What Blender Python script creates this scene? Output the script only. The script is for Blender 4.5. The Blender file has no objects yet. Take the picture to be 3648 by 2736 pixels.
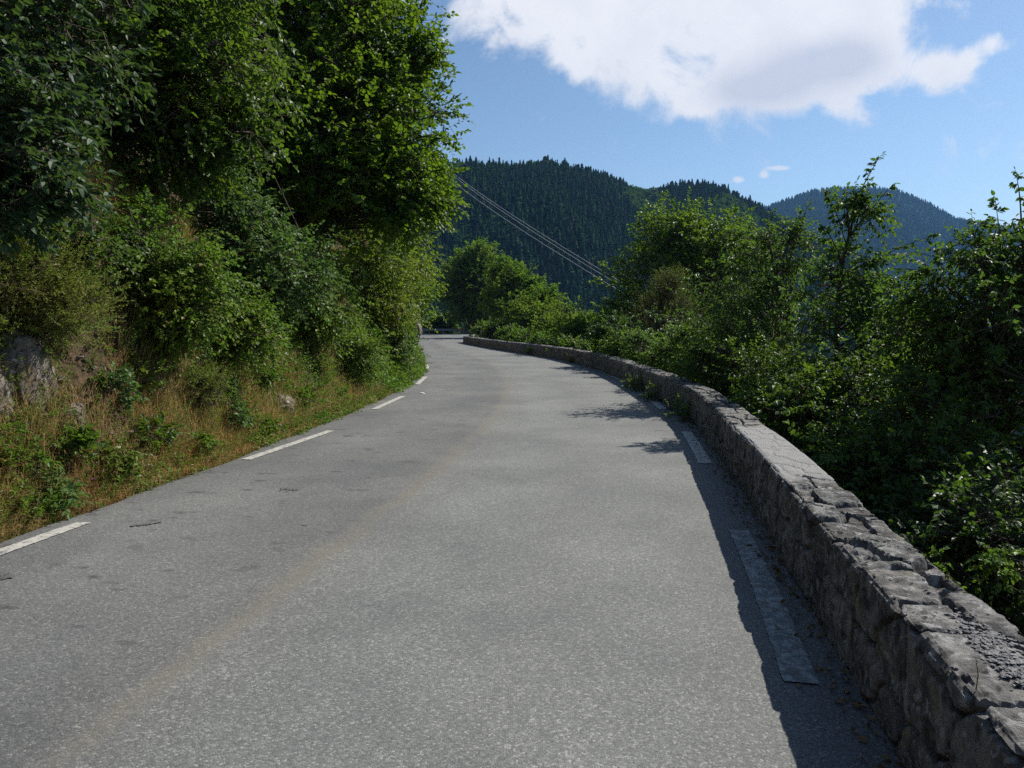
import bpy, math
import numpy as np
from mathutils import Vector

F = 711.0                       # focal length in pixels of a 1024-wide frame
H = 1.7                         # eye height
PITCH = math.atan(62.0 / F)
AZ, EL = math.radians(56), math.radians(41)      # sun: right-front of the camera
scene = bpy.context.scene
col = scene.collection
UP = np.array([0, 0, 1.0])

# ------------------------------------------------------------------ numbers
def rng_(s): return np.random.default_rng(s)
def unit(a): return a / np.maximum(np.linalg.norm(a, axis=-1, keepdims=True), 1e-9)

def ray(u, v):
    a, b = (u - 512) / F, (384 - v) / F
    c, s = math.cos(PITCH), math.sin(PITCH)
    return np.array([a, c + b * s, -s + b * c])

def at(u, v, d):
    r = ray(u, v); return np.array([0, 0, H]) + r * (d / r[1])

def ground_px(u, v):
    r = ray(u, v); return np.array([0, 0, H]) + r * (-H / r[2])

def hash_(ix, iy, iz, seed):
    h = (ix.astype(np.int64) * 374761393 + iy.astype(np.int64) * 668265263 + iz.astype(np.int64) * 2147483647 + seed * 1274126177) & 0xFFFFFFFF
    h = ((h ^ (h >> 13)) * 1274126177) & 0xFFFFFFFF
    h = ((h ^ (h >> 16)) * 2246822519) & 0xFFFFFFFF
    return ((h ^ (h >> 15)) & 0xFFFFFF) / float(0x1000000)

def vnoise(P, seed=0):
    I = np.floor(P).astype(np.int64); f = P - I; f = f * f * (3 - 2 * f)
    out = 0
    for dx in (0, 1):
        for dy in (0, 1):
            for dz in (0, 1):
                w = (f[:, 0] if dx else 1 - f[:, 0]) * (f[:, 1] if dy else 1 - f[:, 1]) * (f[:, 2] if dz else 1 - f[:, 2])
                out = out + w * hash_(I[:, 0] + dx, I[:, 1] + dy, I[:, 2] + dz, seed)
    return out * 2 - 1

def fbm(P, octv=4, seed=0):
    s = 0; a = .5
    for i in range(octv):
        s = s + a * vnoise(P * 2 ** i + i * 17.3, seed + i); a *= .5
    return s

def voro(P, seed=0, jit=.85, p=2):
    I = np.floor(P).astype(np.int64)
    f1 = np.full(len(P), 9.); f2 = np.full(len(P), 9.); cid = np.zeros(len(P))
    for dx in (-1, 0, 1):
        for dy in (-1, 0, 1):
            for dz in (-1, 0, 1):
                J = I + np.array([dx, dy, dz])
                o = np.stack([hash_(J[:, 0], J[:, 1], J[:, 2], seed + k) for k in (1, 2, 3)], 1)
                d = (np.abs(J + .5 + (o - .5) * jit - P) ** p).sum(1) ** (1. / p)
                h = hash_(J[:, 0], J[:, 1], J[:, 2], seed + 9)
                near = d < f1
                f2 = np.where(near, f1, np.minimum(f2, d))
                cid = np.where(near, h, cid); f1 = np.where(near, d, f1)
    return f1, f2, cid

def smooth(a, b, x):
    t = np.clip((x - a) / (b - a), 0, 1); return t * t * (3 - 2 * t)

def catmull(P, n=14):
    P = np.asarray(P, float); Q = np.vstack([2 * P[0] - P[1], P, 2 * P[-1] - P[-2]])
    out = []
    for i in range(1, len(Q) - 2):
        t = np.linspace(0, 1, n, endpoint=False)[:, None]
        p0, p1, p2, p3 = Q[i - 1], Q[i], Q[i + 1], Q[i + 2]
        out.append(.5 * (2 * p1 + (p2 - p0) * t + (2 * p0 - 5 * p1 + 4 * p2 - p3) * t ** 2 + (3 * p1 - p0 - 3 * p2 + p3) * t ** 3))
    return np.vstack(out + [P[-1:]])

def resample(P, step):
    d = np.r_[0, np.cumsum(np.linalg.norm(np.diff(P, axis=0), axis=1))]
    s = np.arange(0, d[-1], step)
    return np.stack([np.interp(s, d, P[:, k]) for k in range(P.shape[1])], 1), s

# ------------------------------------------------------------------ meshes
def mesh(name, V, faces, mats=(), parent=None, loc=(0, 0, 0), smooth_=False, attrs=None, midx=None):
    V = np.asarray(V, np.float32).reshape(-1, 3) - np.asarray(loc, np.float32) * (0 if parent is not None else 1)
    if parent is not None: V = V - np.asarray(parent.location, np.float32)
    me = bpy.data.meshes.new(name)
    faces = [np.asarray(f, np.int32) for f in faces if len(f)]
    nl = sum(f.size for f in faces); nf = sum(len(f) for f in faces)
    me.vertices.add(len(V)); me.vertices.foreach_set('co', V.ravel())
    me.loops.add(nl); me.loops.foreach_set('vertex_index', np.concatenate([f.ravel() for f in faces]))
    tot = np.concatenate([np.full(len(f), f.shape[1], np.int32) for f in faces])
    me.polygons.add(nf); me.polygons.foreach_set('loop_start', np.r_[0, np.cumsum(tot)[:-1]].astype(np.int32))
    if midx is not None: me.polygons.foreach_set('material_index', np.asarray(midx, np.int32))
    me.polygons.foreach_set('use_smooth', np.full(nf, smooth_, bool))
    for k, a in (attrs or {}).items():
        at_ = me.attributes.new(k, 'FLOAT', 'POINT'); at_.data.foreach_set('value', np.asarray(a, np.float32))
    me.update(calc_edges=True)
    for m in (mats if isinstance(mats, (list, tuple)) else [mats]): me.materials.append(m)
    o = bpy.data.objects.new(name, me); col.objects.link(o)
    if parent is not None: o.parent = parent
    else: o.location = loc
    return o

def tag(o, label=None, cat=None, group=None, kind=None):
    if label: o['label'] = label
    if cat: o['category'] = cat
    if group: o['group'] = group
    if kind: o['kind'] = kind
    return o

def thing(name, label, cat, loc, group=None):
    o = bpy.data.objects.new(name, None); col.objects.link(o)
    o.location = Vector([float(c) for c in loc]); o.empty_display_size = .3
    return tag(o, label, cat, group)

class MB:
    def __init__(s): s.V = []; s.F = {}; s.n = 0
    def add(s, V, *fs):
        V = np.asarray(V, float).reshape(-1, 3)
        for f in fs:
            f = np.asarray(f, np.int64)
            if len(f): s.F.setdefault(f.shape[1], []).append(f + s.n)
        s.V.append(V); s.n += len(V)
    def build(s, name, mats, parent=None, **k):
        return mesh(name, np.vstack(s.V), [np.vstack(v) for v in s.F.values()], mats, parent, **k)
    def grid(s, G, flip=False):
        n, m = G.shape[:2]; i = np.arange(n * m).reshape(n, m)
        f = np.stack([i[:-1, :-1], i[1:, :-1], i[1:, 1:], i[:-1, 1:]], -1).reshape(-1, 4)
        s.add(G.reshape(-1, 3), f[:, ::-1] if flip else f)
    def tube(s, P, R, sides=8, cap=True):
        P = np.asarray(P, float); R = np.broadcast_to(np.asarray(R, float), (len(P),))
        T = unit(np.gradient(P, axis=0)); ref = np.where(np.abs(T[:, 2:3]) > .9, np.array([[1., 0, 0]]), np.array([[0, 0, 1.]]))
        ref = np.broadcast_to(ref[0], T.shape)
        A = unit(np.cross(T, ref)); B = np.cross(T, A)
        th = np.linspace(0, 2 * np.pi, sides, endpoint=False)
        G = P[:, None] + R[:, None, None] * (np.cos(th)[None, :, None] * A[:, None] + np.sin(th)[None, :, None] * B[:, None])
        n = len(P); i = np.arange(n * sides).reshape(n, sides); j = np.roll(i, -1, 1)
        f = np.stack([i[:-1], j[:-1], j[1:], i[1:]], -1).reshape(-1, 4)
        s.add(G, f)
        if cap: s.add(np.vstack([G[0], G[-1]]), [list(range(sides))[::-1], list(range(sides, 2 * sides))])
    def cones(s, P0, P1, R0, R1, sides=3):
        P0, P1 = np.asarray(P0, float), np.asarray(P1, float)
        if len(P0) == 0: return
        T = unit(P1 - P0); ref = np.where(np.abs(T[:, 2:3]) > .85, np.array([[1., .2, 0]]), np.array([[0, 0, 1.]]))
        A = unit(np.cross(T, ref)); B = np.cross(T, A)
        th = np.linspace(0, 2 * np.pi, sides, endpoint=False)
        c = np.cos(th)[None, :, None] * A[:, None] + np.sin(th)[None, :, None] * B[:, None]
        R0 = np.broadcast_to(R0, (len(P0),))[:, None, None]; R1 = np.broadcast_to(R1, (len(P0),))[:, None, None]
        V = np.concatenate([P0[:, None] + c * R0, P1[:, None] + c * R1], 1)
        b = (np.arange(len(P0)) * 2 * sides)[:, None]
        fs = []
        for k in range(sides):
            k2 = (k + 1) % sides
            fs.append(b + np.array([[k, k2, sides + k2, sides + k]]))
        s.add(V, np.vstack(fs))
    def box(s, c, d, R=None):
        v = np.array([[x, y, z] for x in (-.5, .5) for y in (-.5, .5) for z in (-.5, .5)]) * d
        if R is not None: v = v @ np.asarray(R).T
        s.add(v + c, [[0, 1, 3, 2], [4, 6, 7, 5], [0, 4, 5, 1], [2, 3, 7, 6], [0, 2, 6, 4], [1, 5, 7, 3]])

def leaves(mb, P, A, N, L, W, fold=.12, curl=.15, six=True):
    """P base, A axis, N normal; every leaf is a small folded blade, one island each"""
    n = len(P)
    if n == 0: return
    A = unit(A); B = unit(np.cross(N, A)); N = np.cross(A, B)
    L = np.broadcast_to(L, (n,))[:, None]; W = np.broadcast_to(W, (n,))[:, None]
    if six:
        V = np.stack([P, P + A * L * .28 + B * W * .46 + N * W * fold, P + A * L * .66 + B * W * .40 + N * (W * fold - L * curl * .3),
                      P + A * L - N * L * curl,
                      P + A * L * .66 - B * W * .40 + N * (W * fold - L * curl * .3), P + A * L * .28 - B * W * .46 + N * W * fold], 1)
        b = (np.arange(n) * 6)[:, None]
        mb.add(V, np.vstack([b + np.array([[0, 3, 2, 1]]), b + np.array([[0, 5, 4, 3]])]))
    else:
        V = np.stack([P, P + A * L * .5 + B * W * .5 + N * W * fold, P + A * L - N * L * curl, P + A * L * .5 - B * W * .5 + N * W * fold], 1)
        b = (np.arange(n) * 4)[:, None]
        mb.add(V, np.vstack([b + np.array([[0, 2, 1]]), b + np.array([[0, 3, 2]])]))

def sprays(mb, wood, rng, root, dirs, length, nl, leaf, wid, droop=.25, hang=.2, jitter=.35, twig=.004, six=True, upw=1.0):
    """leafy twigs: alternate leaves along a drooping twig"""
    n = len(root)
    if n == 0: return
    dirs = unit(dirs); Ls = length * rng.uniform(.6, 1.25, n)
    sf = np.linspace(.12, 1, nl)
    s = np.clip(sf[None, :] + rng.normal(0, .03, (n, nl)), 0.05, 1.0)
    dr = droop * rng.uniform(.4, 1.6, n)
    P = root[:, None] + dirs[:, None] * (s * Ls[:, None])[..., None]
    P[..., 2] -= dr[:, None] * s ** 2 * Ls[:, None]
    T = dirs[:, None] + np.zeros_like(P); T[..., 2] -= 2 * dr[:, None] * s; T = unit(T)
    pu = unit(UP[None] * upw + rng.normal(0, .45, (n, 3)))[:, None] + np.zeros_like(P)
    S = unit(np.cross(T, pu)); sgn = np.where(np.arange(nl) % 2 == 0, 1., -1.)[None, :, None]
    A = T * .55 + S * sgn * .85 + rng.normal(0, jitter, P.shape); A[..., 2] -= hang
    A[:, -1] = T[:, -1] + rng.normal(0, .15, (n, 3))
    N = unit(pu + rng.normal(0, jitter * 1.1, P.shape))
    size = rng.uniform(.65, 1.2, (n, nl)) * (1 - .25 * np.abs(s - .55))
    keep = rng.random((n, nl)) > .08
    leaves(mb, P[keep], unit(A)[keep], N[keep], (leaf * size)[keep], (wid * size)[keep], six=six)
    if wood is not None and twig > 0:
        m = root + dirs * (Ls * .5)[:, None]; m[:, 2] -= dr * .25 * Ls
        e = root + dirs * Ls[:, None]; e[:, 2] -= dr * Ls
        wood.cones(root, m, twig, twig * .8); wood.cones(m, e, twig * .8, twig * .4)

# ------------------------------------------------------------------ materials
def mat(name):
    m = bpy.data.materials.new(name); m.use_nodes = True
    nt = m.node_tree; nt.nodes.clear()
    out = nt.nodes.new('ShaderNodeOutputMaterial')
    def N(t, ins=None, **k):
        n = nt.nodes.new('ShaderNode' + t)
        for a, v in k.items(): setattr(n, a, v)
        for a, v in (ins or {}).items():
            if isinstance(v, bpy.types.NodeSocket): nt.links.new(v, n.inputs[a])
            else: n.inputs[a].default_value = v
        return n
    return m, nt, N, out

def rgb(*c): return (c[0], c[1], c[2], 1)
def ramp(N, fac, stops, interp='LINEAR'):
    n = N('ValToRGB', {'Fac': fac}); r = n.color_ramp; r.interpolation = interp
    while len(r.elements) < len(stops): r.elements.new(.5)
    for e, (p, c) in zip(r.elements, stops): e.position = p; e.color = rgb(*c) if len(c) == 3 else c
    return n.outputs[0]
def mixc(N, fac, a, b, mode='MIX'):
    n = N('Mix', None, data_type='RGBA', blend_type=mode)
    L = n.id_data.links
    for i, v in ((0, fac), (6, a), (7, b)):
        if isinstance(v, bpy.types.NodeSocket): L.new(v, n.inputs[i])
        else: n.inputs[i].default_value = v
    return n.outputs[2]

def leaf_mat(name, cols, trans=(.16, .30, .03), tf=.38, rough=.5, spec=.35, scale=.7, odd=None):
    """cols: three greens, mixed leaf by leaf and in drifts through the crown"""
    m, nt, N, out = mat(name)
    g = N('NewGeometry'); tc = N('TexCoord')
    no = N('TexNoise', {'Vector': tc.outputs['Object'], 'Scale': scale, 'Detail': 2.0})
    c = mixc(N, g.outputs['Random Per Island'], rgb(*cols[0]), rgb(*cols[1]))
    f = N('MapRange', {'Value': no.outputs[0], 'From Min': .42, 'From Max': .66}).outputs[0]
    c = mixc(N, f, c, rgb(*cols[2]))
    if odd is not None:
        w = N('TexWhiteNoise', {'W': g.outputs['Random Per Island']}, noise_dimensions='1D')
        k = N('Math', {0: w.outputs['Value'], 1: odd[1]}, operation='LESS_THAN').outputs[0]
        c = mixc(N, k, c, rgb(*odd[0]))
    p = N('BsdfPrincipled', {'Base Color': c, 'Roughness': rough, 'Specular IOR Level': spec})
    t = N('BsdfTranslucent', {'Color': mixc(N, .55, c, rgb(*trans))})
    x = N('MixShader', {0: tf, 1: p.outputs[0], 2: t.outputs[0]})
    nt.links.new(x.outputs[0], out.inputs[0]); return m

def simple(name, c1, c2, scale=8, rough=.8, bump=.3, bscale=30, metal=0, detail=6, spec=.4):
    m, nt, N, out = mat(name)
    tc = N('TexCoord'); n1 = N('TexNoise', {'Vector': tc.outputs['Object'], 'Scale': scale, 'Detail': detail})
    c = ramp(N, n1.outputs[0], [(.3, c1), (.7, c2)])
    n2 = N('TexNoise', {'Vector': tc.outputs['Object'], 'Scale': bscale, 'Detail': 6.0})
    b = N('Bump', {'Height': n2.outputs[0], 'Strength': bump, 'Distance': .02})
    p = N('BsdfPrincipled', {'Base Color': c, 'Roughness': rough, 'Normal': b.outputs[0], 'Metallic': metal, 'Specular IOR Level': spec})
    nt.links.new(p.outputs[0], out.inputs[0]); return m

M = {}
M['bark'] = simple('bark', (.035, .026, .018), (.11, .09, .07), 14, .9, .6, 40)
M['twig'] = simple('twig_bark', (.05, .035, .02), (.12, .09, .06), 20, .85, .2, 60)
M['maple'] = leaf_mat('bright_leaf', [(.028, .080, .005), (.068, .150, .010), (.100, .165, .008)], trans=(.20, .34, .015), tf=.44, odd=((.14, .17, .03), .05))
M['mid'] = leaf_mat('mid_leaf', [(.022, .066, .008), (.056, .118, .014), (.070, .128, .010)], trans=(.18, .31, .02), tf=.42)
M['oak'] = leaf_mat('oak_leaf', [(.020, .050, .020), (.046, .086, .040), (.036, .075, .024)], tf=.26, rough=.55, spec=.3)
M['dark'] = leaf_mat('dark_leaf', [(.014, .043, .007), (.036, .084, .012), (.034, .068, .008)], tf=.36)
M['horn'] = leaf_mat('glossy_leaf', [(.020, .066, .008), (.052, .115, .020), (.066, .125, .012)], tf=.40, rough=.55, spec=.28)
M['sunny'] = leaf_mat('sunny_leaf', [(.060, .130, .008), (.120, .200, .012), (.175, .215, .016)], trans=(.22, .34, .02), tf=.46, odd=((.20, .17, .03), .06))
M['bramble'] = leaf_mat('bramble_leaf', [(.045, .120, .010), (.105, .205, .020), (.145, .200, .018)], tf=.44, odd=((.17, .12, .03), .04))
M['heath'] = leaf_mat('heath_leaf', [(.12, .22, .022), (.22, .31, .04), (.26, .24, .05)], tf=.45, odd=((.22, .12, .04), .14), scale=1.6)
M['brown'] = leaf_mat('browned_leaf', [(.075, .075, .018), (.120, .105, .026), (.125, .090, .026)], tf=.3)
M['hazel'] = leaf_mat('hazel_leaf', [(.040, .095, .028), (.085, .155, .050), (.075, .14, .030)], tf=.34, rough=.55, spec=.3)
M['far'] = leaf_mat('far_leaf', [(.042, .105, .008), (.095, .180, .014), (.150, .200, .016)], tf=.46, scale=.25, rough=.7, spec=.1)
M['weed'] = leaf_mat('weed_leaf', [(.07, .11, .015), (.14, .18, .02), (.12, .14, .02)], tf=.35)
M['grass'] = leaf_mat('green_blade', [(.085, .15, .018), (.175, .22, .035), (.25, .22, .06)], tf=.42, spec=.15, rough=.7, scale=.9, odd=((.46, .38, .19), .24))
M['dry'] = leaf_mat('dry_blade', [(.40, .28, .12), (.55, .42, .20), (.46, .25, .09)], trans=(.5, .36, .14), tf=.4, spec=.15, rough=.7, scale=.8, odd=((.09, .11, .03), .2))

def asphalt():
    m, nt, N, out = mat('asphalt')
    tc = N('TexCoord'); P = tc.outputs['Object']
    fr = N('Attribute', None, attribute_name='frac').outputs['Fac']
    ln = N('Attribute', None, attribute_name='along').outputs['Fac']
    v = N('TexVoronoi', {'Vector': P, 'Scale': 108.0, 'Randomness': 1.0})
    chip = ramp(N, N('SeparateColor', {0: v.outputs['Color']}).outputs[0], [(0, (.050, .054, .054)), (.55, (.125, .130, .130)), (.9, (.21, .215, .205)), (1, (.40, .39, .35))])
    n1 = N('TexNoise', {'Vector': P, 'Scale': 45.0, 'Detail': 4.0})
    c = mixc(N, .48, chip, mixc(N, n1.outputs[0], rgb(.075, .08, .08), rgb(.20, .203, .197)))
    # worn patches metres across, and lane differences
    n2 = N('TexNoise', {'Vector': P, 'Scale': .55, 'Detail': 5.0, 'Roughness': .6})
    c = mixc(N, 1.0, c, ramp(N, n2.outputs[0], [(.36, (.80, .80, .82)), (.64, (1.14, 1.13, 1.10))]), 'MULTIPLY')
    wob = N('Math', {0: N('TexNoise', {'Vector': P, 'Scale': 1.3, 'Detail': 3.0}).outputs[0], 1: .05}, operation='MULTIPLY').outputs[0]
    f2 = N('Math', {0: fr, 1: wob}, operation='ADD').outputs[0]
    lane = ramp(N, f2, [(0, (.72, .72, .75)), (.05, (.86, .86, .88)), (.20, (.98, .97, .98)), (.34, (.86, .86, .88)), (.44, (.88, .87, .86)), (.475, (1.06, 1.05, 1.02)), (.58, (1.10, 1.12, 1.10)), (.74, (1.02, 1.03, 1.02)), (.88, (1.08, 1.10, 1.08)), (1, (.92, .92, .92))])
    c = mixc(N, 1.0, c, lane, 'MULTIPLY')
    # brown dirt along the joint between the lanes
    k = N('Math', {0: N('Math', {0: f2, 1: .468}, operation='SUBTRACT').outputs[0]}, operation='ABSOLUTE').outputs[0]
    k = N('MapRange', {'Value': k, 'From Min': .001, 'From Max': .022, 'To Min': 1.0, 'To Max': 0.0}).outputs[0]
    k = N('Math', {0: k, 1: N('MapRange', {'Value': n2.outputs[0], 'From Min': .25, 'From Max': .7, 'To Min': .12, 'To Max': .60}).outputs[0]}, operation='MULTIPLY').outputs[0]
    c = mixc(N, k, c, rgb(.150, .132, .095))
    # short tar scars on the older lane
    cv = N('CombineXYZ', {0: N('Math', {0: fr, 1: 22.0}, operation='MULTIPLY').outputs[0], 1: N('Math', {0: ln, 1: 7.0}, operation='MULTIPLY').outputs[0]}).outputs[0]
    ts = N('TexNoise', {'Vector': cv, 'Scale': .8, 'Detail': 2.0})
    tk = N('MapRange', {'Value': ts.outputs[0], 'From Min': .62, 'From Max': .70}).outputs[0]
    tl = N('MapRange', {'Value': fr, 'From Min': .30, 'From Max': .5, 'To Min': 1.0, 'To Max': .0}).outputs[0]
    tk = N('Math', {0: N('Math', {0: tk, 1: tl}, operation='MULTIPLY').outputs[0], 1: n1.outputs[0]}, operation='MULTIPLY').outputs[0]
    c = mixc(N, tk, c, rgb(.02, .02, .024))
    b = N('Bump', {'Height': v.outputs['Distance'], 'Strength': .55, 'Distance': .004}, invert=True)
    p = N('BsdfPrincipled', {'Base Color': c, 'Roughness': .82, 'Specular IOR Level': .35, 'Normal': b.outputs[0]})
    nt.links.new(p.outputs[0], out.inputs[0]); return m
M['asphalt'] = asphalt()

def paint(name, lo, hi, cpaint):
    m, nt, N, out = mat(name)
    P = N('TexCoord').outputs['Object']
    n1 = N('TexNoise', {'Vector': P, 'Scale': 60.0, 'Detail': 6.0, 'Roughness': .7})
    n2 = N('TexNoise', {'Vector': P, 'Scale': 15.0, 'Detail': 5.0})
    s = N('Math', {0: n1.outputs[0], 1: n2.outputs[0]}, operation='ADD').outputs[0]
    k = N('MapRange', {'Value': s, 'From Min': lo, 'From Max': hi}).outputs[0]
    c = mixc(N, k, rgb(.11, .115, .115), rgb(*cpaint))
    b = N('Bump', {'Height': n1.outputs[0], 'Strength': .4, 'Distance': .004})
    p = N('BsdfPrincipled', {'Base Color': c, 'Roughness': .75, 'Normal': b.outputs[0]})
    nt.links.new(p.outputs[0], out.inputs[0]); return m
M['paint'] = paint('road_paint', .80, 1.0, (.40, .39, .36))
M['paint_worn'] = paint('worn_road_paint', .92, 1.20, (.30, .33, .33))

def stone():
    m, nt, N, out = mat('wall_stone')
    P = N('TexCoord').outputs['Object']
    ti = N('Attribute', None, attribute_name='tint').outputs['Fac']
    ce = N('Attribute', None, attribute_name='cement').outputs['Fac']
    c = ramp(N, ti, [(0, (.095, .092, .086)), (.35, (.155, .150, .142)), (.7, (.20, .195, .187)), (1, (.122, .126, .122))])
    n1 = N('TexNoise', {'Vector': P, 'Scale': 9.0, 'Detail': 9.0, 'Roughness': .65})
    c = mixc(N, 1.0, c, ramp(N, n1.outputs[0], [(.36, (.42, .41, .40)), (.5, (.95, .95, .95)), (.64, (1.6, 1.57, 1.52))]), 'MULTIPLY')
    li = N('TexNoise', {'Vector': P, 'Scale': 17.0, 'Detail': 6.0, 'Roughness': .6, 'Distortion': .6})
    c = mixc(N, N('MapRange', {'Value': li.outputs[0], 'From Min': .55, 'From Max': .62, 'To Max': .75}).outputs[0], c, rgb(.40, .40, .39))
    l2 = N('TexNoise', {'Vector': P, 'Scale': 11.0, 'Detail': 5.0, 'W': 4.0}, noise_dimensions='4D')
    c = mixc(N, N('MapRange', {'Value': l2.outputs[0], 'From Min': .56, 'From Max': .63, 'To Max': .85}).outputs[0], c, rgb(.045, .045, .045))
    l3 = N('TexNoise', {'Vector': P, 'Scale': 5.0, 'Detail': 6.0, 'W': 9.0}, noise_dimensions='4D')
    c = mixc(N, N('MapRange', {'Value': l3.outputs[0], 'From Min': .60, 'From Max': .68, 'To Max': .6}).outputs[0], c, rgb(.27, .27, .16))
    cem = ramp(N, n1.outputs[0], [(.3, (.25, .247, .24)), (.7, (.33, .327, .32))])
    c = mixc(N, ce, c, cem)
    b = N('Bump', {'Height': N('TexNoise', {'Vector': P, 'Scale': 48.0, 'Detail': 8.0, 'Roughness': .75}).outputs[0], 'Strength': 1.0, 'Distance': .022})
    p = N('BsdfPrincipled', {'Base Color': c, 'Roughness': .88, 'Specular IOR Level': .25, 'Normal': b.outputs[0]})
    nt.links.new(p.outputs[0], out.inputs[0]); return m
M['stone'] = stone()

def rockm():
    m, nt, N, out = mat('outcrop_rock')
    P = N('TexCoord').outputs['Object']
    mp = N('Mapping', {'Vector': P, 'Rotation': (.5, .3, .2), 'Scale': (6, 3, 1.4)})
    n1 = N('TexNoise', {'Vector': mp.outputs[0], 'Scale': 1.3, 'Detail': 9.0, 'Roughness': .65})
    c = ramp(N, n1.outputs[0], [(.34, (.05, .040, .03)), (.5, (.135, .11, .09)), (.6, (.21, .185, .155)), (.68, (.34, .32, .30))])
    n2 = N('TexNoise', {'Vector': P, 'Scale': 7.0, 'Detail': 5.0})
    c = mixc(N, N('MapRange', {'Value': n2.outputs[0], 'From Min': .62, 'From Max': .67, 'To Max': .9}).outputs[0], c, rgb(.42, .42, .42))
    n3 = N('TexNoise', {'Vector': P, 'Scale': 2.6, 'Detail': 5.0})
    c = mixc(N, N('MapRange', {'Value': n3.outputs[0], 'From Min': .54, 'From Max': .66, 'To Max': .7}).outputs[0], c, rgb(.12, .085, .045))
    b = N('Bump', {'Height': n1.outputs[0], 'Strength': .8, 'Distance': .05})
    p = N('BsdfPrincipled', {'Base Color': c, 'Roughness': .9, 'Normal': b.outputs[0]})
    nt.links.new(p.outputs[0], out.inputs[0]); return m
M['rock'] = rockm()

def earth():
    m, nt, N, out = mat('bank_earth')
    P = N('TexCoord').outputs['Object']
    n1 = N('TexNoise', {'Vector': P, 'Scale': 1.1, 'Detail': 8.0, 'Roughness': .65})
    c = ramp(N, n1.outputs[0], [(.28, (.040, .032, .022)), (.45, (.088, .064, .040)), (.58, (.125, .092, .058)), (.75, (.085, .080, .042))])
    n2 = N('TexNoise', {'Vector': P, 'Scale': 22.0, 'Detail': 6.0, 'Roughness': .7})
    c = mixc(N, 1.0, c, ramp(N, n2.outputs[0], [(.3, (.5, .5, .5)), (.7, (1.5, 1.45, 1.4))]), 'MULTIPLY')
    b = N('Bump', {'Height': n2.outputs[0], 'Strength': .9, 'Distance': .06})
    p = N('BsdfPrincipled', {'Base Color': c, 'Roughness': .95, 'Specular IOR Level': .1, 'Normal': b.outputs[0]})
    nt.links.new(p.outputs[0], out.inputs[0]); return m
M['earth'] = earth()
M['forest_floor'] = simple('forest_floor', (.014, .034, .014), (.026, .050, .018), .05, 1.0, 0, 1, spec=0)
def conif(name, a, b, c):
    m, nt, N, out = mat(name)
    g = N('NewGeometry'); P = N('TexCoord').outputs['Object']
    tr = N('Attribute', None, attribute_name='tone').outputs['Fac']
    cc = ramp(N, tr, [(0, a), (.55, b), (.86, b), (.94, c), (1, c)])
    p = N('BsdfPrincipled', {'Base Color': cc, 'Roughness': 1.0, 'Specular IOR Level': 0.0})
    t = N('BsdfTranslucent', {'Color': cc}); x = N('MixShader', {0: .12, 1: p.outputs[0], 2: t.outputs[0]})
    nt.links.new(x.outputs[0], out.inputs[0]); return m
M['conifer'] = conif('conifer_needles', (.014, .042, .018), (.032, .076, .026), (.055, .065, .045))
M['decid'] = leaf_mat('hill_leaf', [(.026, .068, .014), (.050, .105, .022), (.046, .09, .018)], scale=.05, rough=1, spec=0, tf=.2)
M['metal'] = simple('galvanised_steel', (.20, .22, .22), (.34, .36, .36), 3, .5, .1, 20, metal=.7)
M['wire'] = simple('aluminium_wire', (.36, .36, .34), (.46, .46, .45), 3, .45, .0, 20, metal=.35)
M['red'] = simple('reflector_red', (.45, .05, .03), (.55, .08, .04), 8, .4, 0)
M['gravel'] = simple('slate_chip', (.05, .052, .058), (.17, .17, .175), 40, .75, .3, 90)
M['litter'] = leaf_mat('fallen_leaf', [(.14, .10, .05), (.24, .19, .11), (.18, .11, .05)], tf=.1, spec=.15, trans=(.2, .12, .04))
M['white'] = simple('paper_white', (.65, .65, .62), (.8, .8, .78), 30, .8, .2)
for nm, cc in (('orange', (.75, .22, .02)), ('purple', (.36, .14, .42)), ('cream', (.62, .60, .50)), ('blue', (.30, .33, .52))):
    M[nm] = simple(nm + '_petal', tuple(x * .8 for x in cc), cc, 20, .6, 0)

# ------------------------------------------------------------------ road edges (world metres)
LEFT = catmull([(-7.5, -60), (-6.2, -20), (-5.4, -6), (-4.75, 0), (-4.28, 3.2), (-3.98, 5.4), (-3.78, 6.5), (-3.56, 7.8), (-3.38, 9.7), (-3.08, 12.5), (-2.84, 17), (-2.9, 21.5),
                (-3.5, 28), (-4.5, 35), (-5.9, 44), (-7.4, 54), (-8.6, 64), (-9.6, 72), (-11.4, 80), (-15.5, 89), (-22, 95), (-32, 99), (-60, 106), (-160, 128)])
WALLPX = [(892, 741), (860.6, 689), (801, 589), (776.6, 548), (752.8, 505), (740, 487.6), (712, 445.5), (691, 421)]
wp = [tuple(ground_px(u, v)[:2]) for u, v in WALLPX]
RIGHT = catmull([(-2.0, -60), (-.1, -14), (.62, -4), (1.05, 0)] + wp + [(3.22, 15.6), (3.24, 20.5), (2.98, 26.3), (2.1, 32.5), (.75, 38), (-.85, 44), (-2.5, 51), (-3.85, 57.3), (-4.0, 58.6), (-3.75, 60.2), (-3.3, 64),
                (-2.7, 74), (-2.2, 86), (-3.2, 97), (-6.5, 101.8), (-12, 103.2), (-20, 105.3), (-32, 109), (-60, 117), (-160, 142)])
LEFT, _ = resample(LEFT, 1.0); RIGHT, _ = resample(RIGHT, 1.0)

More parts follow.
